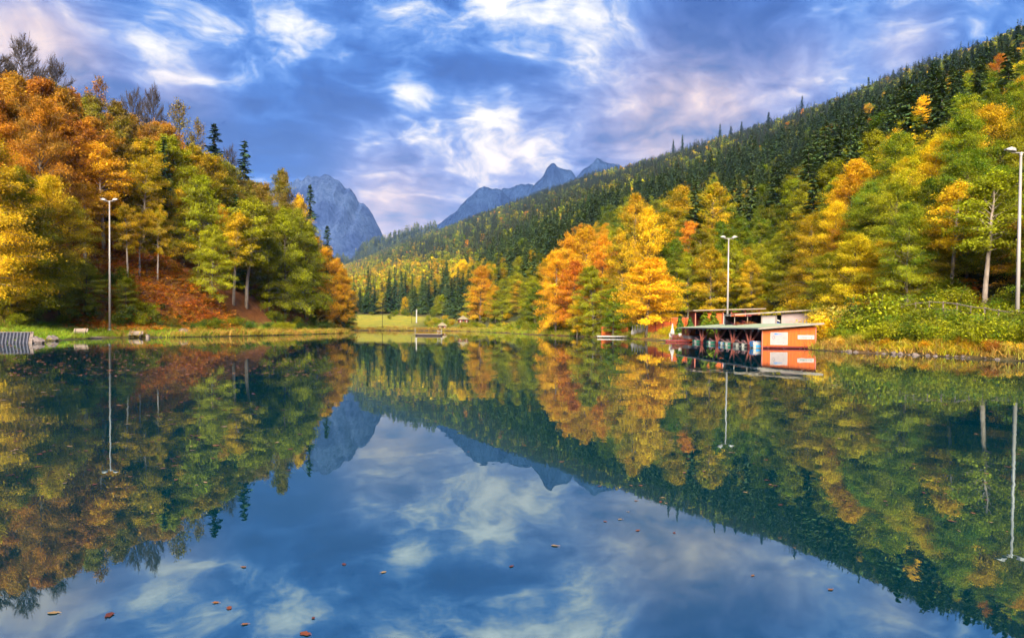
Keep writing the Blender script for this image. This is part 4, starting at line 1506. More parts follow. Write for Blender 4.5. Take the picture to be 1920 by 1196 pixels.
# ------------------------------------------------------------------ floodlight masts
def mast(px, Y, top, label, zb, hr=1.0):
    q = at(px, 600, Y)
    tp = at(px, top, Y).z
    e = empty('floodlight_mast', (q.x, Y, zb))
    tag(e, label, 'lamp post', 'floodlight masts round the lake')
    h = tp - zb
    MB().tube([(0, 0, -.3), (0, 0, h * .5), (0, 0, h)], [.17, .135, .085], 12).build('pole', M['galv'], e, smooth=True)
    MB().tube([(0, 0, 0), (0, 0, .25)], [.32, .30], 12).build('base_flange', M['metal'], e)
    a = MB()
    a.tube([(-.75, 0, h + .05), (.75, 0, h + .05)], .05, 8)
    a.tube([(0, 0, h - .2), (0, 0, h + .1)], .12, 10)
    a.build('crossarm', M['galv'], e)
    for sx in (-1, 1):
        L_, W_ = .80 * hr, .52 * hr
        g = MB()
        rows_ = []
        for t_, zz, ww in ((0, .03, .55), (.2, .22, .95), (.6, .26, 1.0), (1.0, .08, .62)):
            rows_.append([(L_ * t_, -W_ / 2 * ww, 0), (L_ * t_, -W_ / 2 * ww * .8, zz * hr), (L_ * t_, W_ / 2 * ww * .8, zz * hr), (L_ * t_, W_ / 2 * ww, 0)])
        vs = [p_ for r_ in rows_ for p_ in r_]
        fs = []
        for i in range(3):
            for k in range(3):
                fs.append((i * 4 + k, i * 4 + k + 1, i * 4 + 4 + k + 1, i * 4 + 4 + k))
            fs.append((i * 4 + 3, i * 4, i * 4 + 4, i * 4 + 7))
        fs += [(3, 2, 1, 0), (12, 13, 14, 15)]
        g.raw(vs, fs)
        lh = g.build('lamp_head', M['galv'], e, (sx * .45, -.02, h + .12))
        lh.rotation_euler = (0, math.radians(-10), 0 if sx > 0 else math.pi)
        gl = MB().box(L_ * .22, L_ * .82, -W_ * .36, W_ * .36, -.03, -.004).build('lamp_glass', M['lampgrey'], lh)
    return e


mast(206, 100, 378, 'white floodlight mast on the grass of the left bank', gz(at(206, 600, 100).x, 100))
mast(1364, 101, 448, 'white floodlight mast rising behind the boathouse roof', 1.6, 1.0)
mast(1907, 55, 288, 'white floodlight mast near the right frame edge', gz(at(1907, 600, 55).x, 55), 1.05)

# ------------------------------------------------------------------ boathouse
bh = empty('boathouse', (25.7, 70.0, 0), math.radians(.6))
tag(bh, 'open-fronted orange boathouse with green flat roof standing in the water', 'boathouse')
W_, L_ = 5.4, 32.0
SL = .085
zr_ = lambda x: 2.02 + SL * (x + .5)
rf_ = MB()
for y0, y1 in [(-.6 + i * 3.32, -.6 + (i + 1) * 3.32 - .03) for i in range(10)]:
    rf_.hexa([(-.55, y0, zr_(-.55)), (W_ + .6, y0, zr_(W_ + .6)), (W_ + .6, y1, zr_(W_ + .6)), (-.55, y1, zr_(-.55)),
              (-.55, y0, zr_(-.55) + .09), (W_ + .6, y0, zr_(W_ + .6) + .09), (W_ + .6, y1, zr_(W_ + .6) + .09), (-.55, y1, zr_(-.55) + .09)])
rf_o = rf_.build('roof', M['greenroof'], bh)
f_ = MB().hexa([(-.6, -.66, zr_(-.6) - .07), (W_ + .62, -.66, zr_(W_ + .62) - .07), (W_ + .62, -.61, zr_(W_ + .62) - .07), (-.6, -.61, zr_(-.6) - .07),
                (-.6, -.66, zr_(-.6) + .12), (W_ + .62, -.66, zr_(W_ + .62) + .12), (W_ + .62, -.61, zr_(W_ + .62) + .12), (-.6, -.61, zr_(-.6) + .12)])
f_.build('fascia', M['fascia'], rf_o)
MB().box(-.61, -.56, -.6, L_ + .65, zr_(-.58) - .08, zr_(-.58) + .10).build('fascia', M['fascia'], rf_o)
MB().tube([(-.68, -.6, 2.02), (-.68, L_ + .6, 2.0)], .055, 8).build('gutter', M['metal'], rf_o)
# rafters
for i in range(10):
    y = .1 + i * 3.2
    MB().hexa([(-.5, y, zr_(-.5) - .16), (W_, y, zr_(W_) - .16), (W_, y + .1, zr_(W_) - .16), (-.5, y + .1, zr_(-.5) - .16),
               (-.5, y, zr_(-.5) - .003), (W_, y, zr_(W_) - .003), (W_, y + .1, zr_(W_) - .003), (-.5, y + .1, zr_(-.5) - .003)]).build('rafter', M['dark'], bh)
# gable wall toward the camera, board by board
bw = W_ / 10
for i in range(10):
    x0, x1 = i * bw + .006, (i + 1) * bw - .006
    o_ = .012 * (i % 2)
    MB().hexa([(x0, -o_, .24), (x1, -o_, .24), (x1, .05 - o_, .24), (x0, .05 - o_, .24),
               (x0, -o_, zr_(x0) - .20), (x1, -o_, zr_(x1) - .20), (x1, .05 - o_, zr_(x1) - .20), (x0, .05 - o_, zr_(x0) - .20)]).build('plank', M['orange'], bh)
MB().box(-.10, .0, -.06, .10, .02, zr_(0) - .17).build('corner_post', M['strut'], bh)
MB().box(W_, W_ + .1, -.06, .10, .02, zr_(W_) - .17).build('corner_post', M['strut'], bh)
MB().box(-.05, W_ + .05, -.04, .08, .08, .20).build('sill_beam', M['dkred'], bh)
for x in (.6, 2.2, 3.9, 5.2):
    MB().tube([(x, .1, -1.6), (x, .1, .10)], .11, 8).build('pile', M['dark'], bh)
# poster and nameplate
po = MB().box(.82, 2.52, -.055, -.035, .42, 1.62).build('poster', M['cream'], bh)
po['label'] = 'white poster with a blue emblem and faint sketches'
pf = MB()
pf.box(.78, 2.56, -.05, -.032, 1.62, 1.67).box(.78, 2.56, -.05, -.032, .37, .42).box(.78, .82, -.05, -.032, .42, 1.62).box(2.52, 2.56, -.05, -.032, .42, 1.62)
pf.build('frame', M['white'], po)
g = MB()
g.raw([(1.36 + .15 * math.cos(a) * 1.5, -.059, 1.47 + .09 * math.sin(a) - .03 * math.cos(2 * a)) for a in np.linspace(0, 6.28, 13)[:-1]], [tuple(range(12))])
g.box(1.60, 1.72, -.060, -.057, 1.43, 1.51).box(1.75, 1.88, -.060, -.057, 1.44, 1.50).box(1.90, 2.02, -.060, -.057, 1.43, 1.49)
g.build('emblem', M['inkblue'], po)
g = MB()
for a, b_ in ((0, 1), (1, 2), (2, 3), (3, 4), (4, 5)):
    P_ = [(.95, 1.22), (.99, 1.05), (1.10, .96), (1.20, 1.05), (1.24, 1.22), (1.05, 1.25)]
    g.bar((P_[a][0], -.058, P_[a][1]), (P_[b_][0], -.058, P_[b_][1]), .025)
g.box(2.08, 2.11, -.060, -.057, .52, .66).box(1.5, 1.7, -.060, -.057, .92, .94).box(2.05, 2.25, -.060, -.057, 1.1, 1.12).box(1.5, 1.95, -.060, -.057, .62, .635)
g.box(.93, 1.26, -.060, -.057, 1.27, 1.29).box(2.36, 2.39, -.060, -.057, .53, .57)
g.build('sketch', M['ink'], po)
npl = MB().box(3.58, 5.30, -.060, -.038, .98, 1.40).build('nameplate', M['white'], bh)
npl['label'] = 'long white nameplate with dark lettering'
g = MB()
xx = 3.72
for hh_, ww in ((.26, .03), (.26, .03), (.15, .09), (.15, .08), (.15, .09), (.15, .08), (.15, .09), (.26, .05), (.15, .09), (.24, .04), (.15, .08), (.26, .05)):
    g.box(xx, xx + ww * .35, -.065, -.061, 1.07, 1.07 + hh_)
    if ww > .06:
        g.box(xx + ww * .65, xx + ww, -.065, -.061, 1.07, 1.07 + hh_ * .95)
        g.box(xx, xx + ww, -.0655, -.0615, 1.07 + hh_ * .8, 1.07 + hh_)
    xx += ww + .055
g.build('lettering', M['ink'], npl)
# back wall, floor and the small booth at the far end
nb = 24
for i in range(nb):
    y0 = .1 + i * (L_ - .1) / nb
    MB().box(W_ - .05 + .01 * (i % 2), W_ + .01 * (i % 2), y0, y0 + (L_ - .1) / nb - .02, -.2, zr_(W_) - .2).build('plank', M['dkred'], bh)
MB().box(3.4, W_ - .06, .1, L_, .26, .36).build('deck', M['dark'], bh)
bo = MB().box(.0, 2.6, 28.2, 28.26, .95, 2.0).box(.0, .06, 28.27, L_, .95, 2.0).box(.0, 2.6, L_ - .06, L_, .95, 2.0).build('booth_wall', M['orange'], bh)
MB().box(-.03, 2.62, 28.16, L_ + .02, .45, .95).build('booth_panel', M['cream'], bh)
MB().box(-.02, 2.62, 28.17, L_ + .02, .12, .45).build('booth_base', M['orange'], bh)
wn = MB().box(1.0, 1.55, 28.17, 28.19, 1.15, 1.85).build('window', M['glass'], bh)
MB().box(.94, 1.0, 28.16, 28.195, 1.1, 1.9).box(1.55, 1.61, 28.16, 28.195, 1.1, 1.9).build('window_frame', M['strut'], wn)
wn = MB().box(-.02, -.004, 29.4, 30.2, 1.15, 1.85).build('window', M['glass'], bh)
# raking struts
for k, y in enumerate((3.3, 8.6, 14.4, 21.0)):
    MB().box(-.36, -.04, y - .17, y + .17, -.4, .34).build('pedestal', M['dkred'], bh)
    for (dx, dy) in ((0, 1.15), (0, -.75), (.9, -1.0)):
        MB().bar((-.2, y + (.06 if dy > 0 else -.06), .3), (-.2 + dx, y + dy, zr_(dx) - .1), .16).build('strut', M['strut'], bh)
    for dy in (1.35, -1.1):
        g = MB().tube([(-.22, y + dy, 1.72), (-.22, y + dy, 1.92)], [.10, .07], 10)
        lm = g.build('hanging_lamp', M['white'], bh)
        MB().tube([(-.22, y + dy, 1.92), (-.22, y + dy, 2.02)], .015, 5).build('cord', M['ink'], lm)
for y in (.55, 27.2):
    g = MB().tube([(-.22, y, 1.72), (-.22, y, 1.92)], [.10, .07], 10).build('hanging_lamp', M['white'], bh)
MB().bar((.05, 28.1, 1.1), (.05, 27.0, 1.9), .12).build('strut', M['strut'], bh)


# ------------------------------------------------------------------ pedal boats
def boat(y, body, sternm, label, x=-.6, canopy=None):
    e = empty('pedal_boat', (25.7 + x, 70 + y, .0), math.radians(rnd.uniform(-5, 5)))
    tag(e, label, 'boat', 'pedal boats moored under the boathouse')
    e.scale = (.8, .8, .74)
    h = MB()
    for sy in (-1, 1):
        c = sy * .42
        prof = [(0.0, .20, .12, .52), (.25, .27, .0, .56), (1.8, .27, .0, .56), (2.5, .18, .14, .60), (2.85, .05, .38, .60)]
        vs = []
        for xx, ww, z0, z1 in prof:
            vs += [(xx, c - ww * .7, z0 - .08), (xx, c + ww * .7, z0 - .08), (xx, c + ww, z1), (xx, c - ww, z1)]
        fs = [(3, 2, 1, 0)]
        for i in range(4):
            for k in range(4):
                fs.append((i * 4 + k, i * 4 + (k + 1) % 4, i * 4 + 4 + (k + 1) % 4, i * 4 + 4 + k))
        fs.append((16, 17, 18, 19))
        h.raw(vs, fs)
    h.box(.08, 2.3, -.40, .40, .40, .545)
    h.build('hull', body, e)
    MB().box(-.035, -.005, -.40, .40, .20, .58).build('stern_panel', sternm, e)
    for sy in (-1, 1):
        MB().box(.3, 1.75, sy * .70 - .008, sy * .70 + .008, .14, .42).build('side_panel', sternm, e)
    for sy in (-.33, .33):
        s_ = MB().box(.55, 1.05, sy - .26, sy + .26, .56, .68).build('seat', M['pink'], e)
        MB().hexa([(.45, sy - .26, .66), (.55, sy - .26, .66), (.55, sy + .26, .66), (.45, sy + .26, .66),
                   (.28, sy - .24, 1.02), (.36, sy - .24, 1.02), (.36, sy + .24, 1.02), (.28, sy + .24, 1.02)]).build('backrest', M['pink'], s_)
    MB().box(1.35, 1.9, -.34, .34, .55, .82).build('pedal_box', body, e)
    MB().tube([(1.2, 0, .56), (1.12, 0, .86), (1.05, 0, .90)], .025, 6).build('tiller', M['metal'], e)
    if canopy:
        g = MB()
        n_ = 7
        for i in range(n_):
            y0, y1 = -.62 + i * 1.24 / n_, -.62 + (i + 1) * 1.24 / n_
            g2 = MB()
            zz = lambda q: .78 + .22 * math.cos(q * 2.2)
            g2.hexa([(-.05, y0, .52), (1.9, y0, .56), (1.9, y1, .56), (-.05, y1, .52), (-.02, y0, zz(y0)), (1.9, y0, zz(y0)), (1.9, y1, zz(y1)), (-.02, y1, zz(y1))])
            g2.build('cover_strip', canopy if i > 2 or i % 2 else M['white'], e)
    return e


boat(24.4, M['hull'], M['teal'], 'white pedal boat with green stern in the farthest boathouse bay, by the booth')
boat(17.6, M['hull'], M['teal'], 'white pedal boat with wide green stern in the second bay from the booth')
boat(12.6, M['hull'], M['blue'], 'white pedal boat with blue stern in the middle boathouse bay')
boat(10.6, M['hull'], M['teal'], 'white pedal boat with green stern just right of the blue-sterned one')
boat(7.0, M['hull'], M['hull'], 'plain pale pedal boat left in the bay nearest the gable wall but one')
boat(5.0, M['hull'], M['ramp'], 'pale pedal boat with grey stern beside the rightmost raking post')
boat(1.5, M['hull'], M['blue'], 'pedal boat under a blue and white striped cover next to the gable wall', canopy=M['blue'])

# ------------------------------------------------------------------ pavilion, kiosk and fences on the terrace
pv = empty('pavilion', (at(1303, 600, 114).x, 114, 2.0))
tag(pv, 'open red timber pavilion with thin flat roof above the boathouse', 'pavilion')
Wp = at(1432, 600, 114).x - at(1303, 600, 114).x
MB().hexa([(-.5, -.9, 2.85), (Wp, -.9, 3.25), (Wp, 4.6, 3.25), (-.5, 4.6, 2.85), (-.5, -.9, 3.03), (Wp, -.9, 3.43), (Wp, 4.6, 3.43), (-.5, 4.6, 3.03)]).build('roof', M['greywood'], pv)
for x in (0, 1.35, 3.0, 4.6, 6.0, 8.3, 10.6):
    if x < Wp:
        MB().box(x, x + .14, -.1, .04, -.6, 2.86 + .036 * x).build('post', M['strut'], pv)
MB().box(0, Wp, 3.9, 4.0, -.6, 2.8).build('back_wall', M['dkred'], pv)
MB().box(-.02, .06, .06, 3.88, -.6, 2.8).build('side_wall', M['dkred'], pv)
for x0, x1, mt in ((1.55, 2.95, 'orange'), (3.2, 4.5, 'orange'), (6.2, 8.2, 'orange'), (8.5, 10.5, 'dkred')):
    MB().box(x0, x1, -.02, .03, -.6, 2.55).build('panel', M[mt], pv)
dr = MB().box(4.85, 5.85, -.04, .0, -.6, 2.4).build('door', M['glass'], pv)
MB().box(4.76, 4.84, -.06, .02, -.6, 2.48).box(5.86, 5.94, -.06, .02, -.6, 2.48).box(5.3, 5.37, -.06, -.045, -.6, 2.4).build('door_frame', M['white'], dr)
MB().box(-1, Wp + 1, -3, 5, -2.5, -.6).build('terrace_base', M['stone'], pv)

ks = empty('kiosk', (at(1378, 600, 90).x, 90, 1.5))
tag(ks, 'pale kiosk with slanting flat roof behind the boathouse', 'kiosk')
Wk = at(1524, 600, 90).x - at(1378, 600, 90).x
MB().hexa([(-.3, -.8, 2.25), (Wk, -.8, 2.95), (Wk, 4.0, 2.95), (-.3, 4.0, 2.25), (-.3, -.8, 2.42), (Wk, -.8, 3.12), (Wk, 4.0, 3.12), (-.3, 4.0, 2.42)]).build('roof', M['fascia'], ks)
MB().box(3.6, 5.35, -.02, .08, -.8, 2.25).build('shutter', M['cream'], ks).__setitem__('label', 'cream shutter panel left of the striped opening')
MB().box(6.2, Wk - .7, -.02, .08, -.8, 2.62).build('wall', M['pinkw'], ks)
MB().box(3.4, Wk - .7, 3.4, 3.5, -.8, 2.4).build('back_wall', M['dark'], ks)
MB().box(-.2, 3.38, 3.4, 3.5, -.8, 2.2).build('back_wall', M['dark'], ks)
for x in (-.1, 1.6, 3.45, 5.42, 6.1, Wk - .7):
    MB().box(x, x + .1, -.05, .05, -.8, 2.26 + .062 * x).build('post', M['fascia'], ks)
for i in range(5):
    MB().hexa([(5.54, .3, .2 + i * .36), (6.08, .3, .0 + i * .36), (6.08, .34, .0 + i * .36), (5.54, .34, .2 + i * .36),
               (5.54, .3, .38 + i * .36), (6.08, .3, .18 + i * .36), (6.08, .34, .18 + i * .36), (5.54, .34, .38 + i * .36)]).build('awning_stripe', M['navy'] if i % 2 else M['white'], ks)
MB().box(-.4, Wk - .5, -1.4, 3.6, -2.2, -.8).build('terrace_base', M['stone'], ks)

fx0, fx1 = at(1213, 600, 123).x, at(1304, 600, 121).x
fe = empty('board_fence', (fx0, 122.5, 1.1))
tag(fe, 'orange board fence with dark red posts behind the yellow tree', 'fence')
npan = 6
pw = (fx1 - fx0) / npan
for i in range(npan):
    for k in range(4):
        MB().box(i * pw + .1, (i + 1) * pw - .02, 0 - .01 * (k % 2), .05, .05 + k * .66, .05 + k * .66 + .64).build('plank', M['orange'], fe)
    MB().box(i * pw - .02, i * pw + .09, -.07, .09, -.8, 2.86).build('post', M['dkred'], fe)
MB().box(0, fx1 - fx0, -.06, .1, 2.72, 2.82).build('cap_rail', M['strut'], fe)

sx0, sx1 = at(1128, 600, 138).x, at(1178, 600, 138).x
sc_ = empty('board_screen', (sx0, 138, .35))
tag(sc_, 'low orange board screen on the shore behind the white jetty', 'screen')
for i, (a, b_) in enumerate(((0, .4), (.4, 1.0))):
    for k in range(3):
        MB().box((sx1 - sx0) * a + .02, (sx1 - sx0) * b_ - .02, -.1 if i == 0 else .0, .06 - .1 * (i == 0), k * .58, k * .58 + .56 + (.1 if (k == 2 and i == 0) else 0)).build('plank', M['orange'], sc_)
for a in (0, .4, 1.0):
    MB().box((sx1 - sx0) * a - .05, (sx1 - sx0) * a + .05, .07, .16, -.4, 1.7).build('post', M['dkred'], sc_)

jx0, jx1 = at(1119, 600, 133).x, at(1181, 600, 133).x
jt = empty('jetty', (jx0, 132.0, 0))
tag(jt, 'low white bathing jetty in front of the orange screen', 'jetty')
n_ = 14
for i in range(n_):
    w_ = (jx1 - jx0) / n_
    MB().box(i * w_ + .01, (i + 1) * w_ - .02, 0, 2.4, .34, .42).build('plank', M['white'], jt)
MB().box(0, jx1 - jx0, -.04, .0, .18, .40).build('edge_board', M['white'], jt)
for x in (.3, 2.2, 4.2, 6.0):
    if x < jx1 - jx0:
        MB().tube([(x, .25, -1.5), (x, .25, .34)], .09, 8).build('pile', M['dark'], jt)

# terrace by the booth with parasol, flowers and chairs
dk = empty('deck', (22.1, 98.2, 0))
tag(dk, 'small timber deck beside the boathouse booth', 'deck')
for i in range(8):
    MB().box(0, 3.5, i * .5 + .01, i * .5 + .48, .22, .30).build('plank', M['greywood'], dk)
MB().box(0, 3.5, -.05, .0, .05, .30).build('edge_board', M['dkred'], dk)
for x in (.2, 1.7, 3.2):
    MB().tube([(x, .2, -1.6), (x, .2, .22)], .09, 8).build('pile', M['dark'], dk)


def chair(x, y, z, rz, label):
    e = empty('garden_chair', (x, y, z), rz)
    tag(e, label, 'chair', 'white garden chairs')
    MB().box(-.24, .24, -.24, .24, .42, .46).build('seat', M['white'], e)
    MB().hexa([(-.24, .22, .46), (.24, .22, .46), (.24, .26, .46), (-.24, .26, .46), (-.24, .34, .95), (.24, .34, .95), (.24, .38, .95), (-.24, .38, .95)]).build('backrest', M['white'], e)
    for sx in (-.21, .21):
        for sy in (-.21, .21):
            MB().box(sx - .02, sx + .02, sy - .02, sy + .02, 0, .42).build('leg', M['white'], e)


chair(23.3, 99.6, .30, .4, 'white garden chair on the small deck, left one')
chair(24.5, 99.9, .30, -.5, 'white garden chair on the small deck, right one')
chair(at(1302, 600, 108).x, 108, gz(at(1302, 600, 108).x, 108), .8, 'white garden chair on the terrace above the roof, left one')
chair(at(1312, 600, 108).x, 108.4, gz(at(1312, 600, 108).x, 108.4), -.3, 'white garden chair on the terrace above the roof, right one')


def parasol(px, Y, z, h, label, grp=None):
    e = empty('folded_parasol', (at(px, 600, Y).x, Y, z))
    tag(e, label, 'parasol', grp)
    MB().tube([(0, 0, 0), (0, 0, h)], .03, 8).build('pole', M['greywood'], e)
    MB().box(-.25, .25, -.25, .25, 0, .07).build('base', M['stone'], e)
    n_, vs, fs = 16, [], []
    prof = [(.34, .26), (.42, .30), (.62, .20), (.72, .115), (.76, .13), (.95, .075), (1.0, .015)]
    for t_, r_ in prof:
        for k in range(n_):
            rr2 = r_ * (1 if k % 2 else .72)
            a = 2 * math.pi * k / n_
            vs.append((rr2 * math.cos(a), rr2 * math.sin(a), h * t_))
    for i in range(len(prof) - 1):
        for k in range(n_):
            fs.append((i * n_ + k, i * n_ + (k + 1) % n_, (i + 1) * n_ + (k + 1) % n_, (i + 1) * n_ + k))
    MB().raw(vs, fs).build('canopy', M['white'], e)


parasol(1261, 99.5, .30, 2.4, 'cream folded parasol on the small deck by the boathouse')
for i, px in enumerate((1186, 1191, 1196, 1201, 1206, 1211)):
    parasol(px, 124 + .6 * (i % 3), gz(at(px, 600, 124).x, 124), 2.2 + .2 * rnd.random(), 'white folded parasol in the cluster under the yellow tree', 'folded parasols under the yellow tree')
PAL['mauve'] = (.34, .10, .20)
PAL['wine'] = (.20, .03, .05)
for i, (px, h_) in enumerate(((1263, .8), (1270, .9), (1277, .7))):
    shrub(at(px, 600, 99).x, 98.8, h_, .42, 'mauve', 'rust', 'mauve flowering plant on the small deck, ' + ('left', 'middle', 'right')[i] + ' of three', 'mauve plants on the small deck', .30, 'flowering_plant')
for i, px in enumerate((1384, 1394, 1404, 1414)):
    shrub(at(px, 600, 88.4).x, 88.4, 1.5, .75, 'wine', 'rust', 'wine red plant hedge in the open left half of the kiosk', 'wine red plants at the kiosk', 1.5, 'flowering_plant')

# clipped cone bushes on the terrace
cg = conifer(990, H=3., Rad=1.0, whorls=26, base=.02, sub=4, droop=.1, power=.8, trunk_r=.05)
CB = (cg.wood.mesh('stem', M['bark_dark']), cg.crown_mesh('foliage', M['needle'], np.random.default_rng(5)))
for px, Y, bot, top, r_, tn, lb in ((1275, 106, 603, 594, .8, 'dgreen', 'small clipped cone bush before the orange fence, left one'),
                                    (1294, 106, 604, 596, .75, 'dgreen', 'small clipped cone bush before the orange fence, right one'),
                                    (1322, 106, 608, 588, 1.3, 'olive', 'large olive cone bush before the pavilion, left one'),
                                    (1338, 106, 608, 588, 1.3, 'olive', 'large olive cone bush before the pavilion, right one')):
    b0, b1 = at(px, bot, Y), at(px, top, Y)
    zb = gz(b0.x, Y)
    e = empty('cone_bush', (b0.x, Y, zb))
    e.scale = (r_, r_, (b1.z - zb) / 3.)
    tag(e, lb, 'shrub', 'clipped cone bushes on the terrace')
    link('stem', CB[0], e)
    f = link('foliage', CB[1], e)
    f['tint'], f['tint2'] = PAL[tn], PAL['green']

# ------------------------------------------------------------------ rail fence on the right bank
rfp = []
for k in range(10):
    px = 1690 + k * 26
    Y = float(np.interp(px, [1690, 1930], [69, 52]))
    x = at(px, 600, Y).x
    rfp.append((x, Y, gz(x, Y)))
rfe = empty('rail_fence', rfp[0])
tag(rfe, 'thin wooden rail fence along the path on the right bank', 'fence')
o0 = Vector(rfp[0])
for q in rfp:
    d = Vector(q) - o0
    MB().tube([d + Vector((0, 0, -.3)), d + Vector((0, 0, 2.45))], .06, 7).build('post', M['greywood'], rfe)
for a, b_ in zip(rfp[:-1], rfp[1:]):
    for h_ in (1.75, 2.35):
        MB().tube([Vector(a) - o0 + Vector((0, 0, h_)), Vector(b_) - o0 + Vector((0, 0, h_))], .05, 6).build('rail', M['greywood'], rfe)


# ------------------------------------------------------------------ stones
def rock_mesh(seed, mat):
    rg = np.random.default_rng(seed)
    nu, nv_ = 10, 7
    vs, fs = [], []
    for j in range(nv_):
        ph = math.pi * j / (nv_ - 1)
        for i in range(nu):
            a = 2 * math.pi * i / nu
            rr2 = 1 + rg.normal(0, .13)
            vs.append((rr2 * math.sin(ph) * math.cos(a), rr2 * math.sin(ph) * math.sin(a), rr2 * math.cos(ph)))
    for j in range(nv_ - 1):
        for i in range(nu):
            fs.append((j * nu + i, (j + 1) * nu + i, (j + 1) * nu + (i + 1) % nu, j * nu + (i + 1) % nu))
    return MB().raw(vs, fs).mesh('stone', mat)


RK = [rock_mesh(i, M['stone']) for i in range(5)]
RP = [rock_mesh(10 + i, M['paleston']) for i in range(3)]
segs = [(30.2, 62.5), (31, 58.7), (33.4, 51), (34.4, 45.5)]
tot_ = 30
for i in range(tot_):
    t_ = i / (tot_ - 1) * (len(segs) - 1)
    k = min(int(t_), len(segs) - 2)
    f_ = t_ - k
    x = segs[k][0] * (1 - f_) + segs[k + 1][0] * f_ + rnd.uniform(-.25, .25)
    y = segs[k][1] * (1 - f_) + segs[k + 1][1] * f_
    o = link('stone', RK[i % 5])
    o.location = (x, y, rnd.uniform(-.08, .08))
    s_ = rnd.uniform(.09, .25)
    o.scale = (s_ * rnd.uniform(.9, 1.5), s_, s_ * rnd.uniform(.6, .95))
    o.rotation_euler = (rnd.uniform(-.3, .3), rnd.uniform(-.3, .3), rnd.uniform(0, 6))
    tag(o, 'brown stone in the row along the right waterline', 'stone', 'stones along the right waterline')
for px, py, Y, s_, lb in ((64, 634, 67.2, .55, 'pale rounded boulder touching the right end of the ribbed ramp'),
                          (74, 636, 66.2, .42, 'smaller pale boulder at the water right of the ramp'),
                          (98, 633, 75, .55, 'pale boulder at the waterline between the ramp and the jetty')):
    q = at(px, py, Y)
    o = link('boulder', RP[px % 3])
    o.location = (q.x, Y, .18)
    o.scale = (s_ * 1.2, s_, s_ * .8)
    tag(o, lb, 'boulder')
q = at(345, 608, 107)
o = link('boulder', RP[1])
o.location = (q.x, 107, gz(q.x, 107) + .25)
o.scale = (.85, .6, .5)
o.rotation_euler = (.2, .35, .3)
tag(o, 'white angular boulder on the grass of the left bank', 'boulder')

# ------------------------------------------------------------------ left bank furniture
rp = empty('ribbed_ramp', (-53.1, 62.9, 0), math.radians(30))
tag(rp, 'grey ribbed metal ramp sloping into the water at the left edge', 'ramp')
Wr = 7.0
MB().hexa([(0, -.3, -.40), (Wr, -.3, -.40), (Wr, 1.1, .7), (0, 1.1, .7), (0, -.3, -.14), (Wr, -.3, -.14), (Wr, 1.1, 1.0), (0, 1.1, 1.0)]).build('slab', M['ramp'], rp)
for i in range(25):
    x = .10 + i * .28
    MB().hexa([(x, -.3, -.15), (x + .11, -.3, -.15), (x + .11, 1.1, .99), (x, 1.1, .99), (x, -.3, -.08), (x + .11, -.3, -.08), (x + .11, 1.1, 1.06), (x, 1.1, 1.06)]).build('rib', M['rib'], rp)
MB().box(-.1, Wr + .1, 1.1, 1.5, .4, 1.08).build('top_edge', M['stone'], rp)
MB().hexa([(Wr, -.3, -.4), (Wr + .3, -.3, -.4), (Wr + .3, 1.4, -.4), (Wr, 1.4, -.4), (Wr, -.3, .0), (Wr + .3, -.3, .0), (Wr + .3, 1.4, 1.1), (Wr, 1.4, 1.1)]).build('side_wall', M['stone'], rp)


def bench(px, Y, label, wd=1.9):
    x = at(px, 600, Y).x
    e = empty('bench', (x, Y, gz(x, Y)), rnd.uniform(-.1, .15))
    tag(e, label, 'bench', 'benches on the left bank')
    for k in range(3):
        MB().box(-wd / 2, wd / 2, -.25 + k * .17, -.10 + k * .17, .44, .485).build('seat_plank', M['greywood'], e)
    for k in range(3):
        z0, y0 = .56 + k * .15, .30 + k * .045
        MB().hexa([(-wd / 2, y0, z0), (wd / 2, y0, z0), (wd / 2, y0 + .04, z0), (-wd / 2, y0 + .04, z0),
                   (-wd / 2, y0 + .035, z0 + .125), (wd / 2, y0 + .035, z0 + .125), (wd / 2, y0 + .075, z0 + .125), (-wd / 2, y0 + .075, z0 + .125)]).build('back_plank', M['greywood'], e)
    for sx in (-.7, .7):
        MB().bar((sx, -.22, 0), (sx, -.12, .44), .07).bar((sx, .30, 0), (sx, .26, .45), .07).bar((sx, .26, .45), (sx, .42, 1.0), .06).build('leg', M['dark'], e)


bench(148, 88, 'wooden bench on the grass left of the mast')
bench(253, 97, 'wooden bench on the grass right of the mast')
x = at(277, 600, 97.5).x
bn = empty('litter_bin', (x, 97.5, gz(x, 97.5)))
tag(bn, 'small pale wooden bin right beside the second bench', 'bin')
MB().tube([(0, 0, 0), (0, 0, .62)], [.24, .27], 10).build('body', M['greywood'], bn)
MB().tube([(0, 0, .62), (0, 0, .70)], [.33, .33], 10).build('lid', M['paleston'], bn)
x = at(174, 600, 89.5).x
lj = empty('landing_stage', (x - 1.5, 89.0, 0))
tag(lj, 'small weathered landing stage at the waterline below the left bench', 'jetty')
for k in range(5):
    MB().box(0, 3.0, k * .3 + .01, k * .3 + .28, .14, .19).build('plank', M['greywood'], lj)
for xx in (.2, 2.8):
    MB().tube([(xx, .1, -1), (xx, .1, .14)], .07, 7).build('post', M['dark'], lj)
MB().box(0, 3.0, -.05, -.0, .02, .17).build('edge_board', M['dark'], lj)

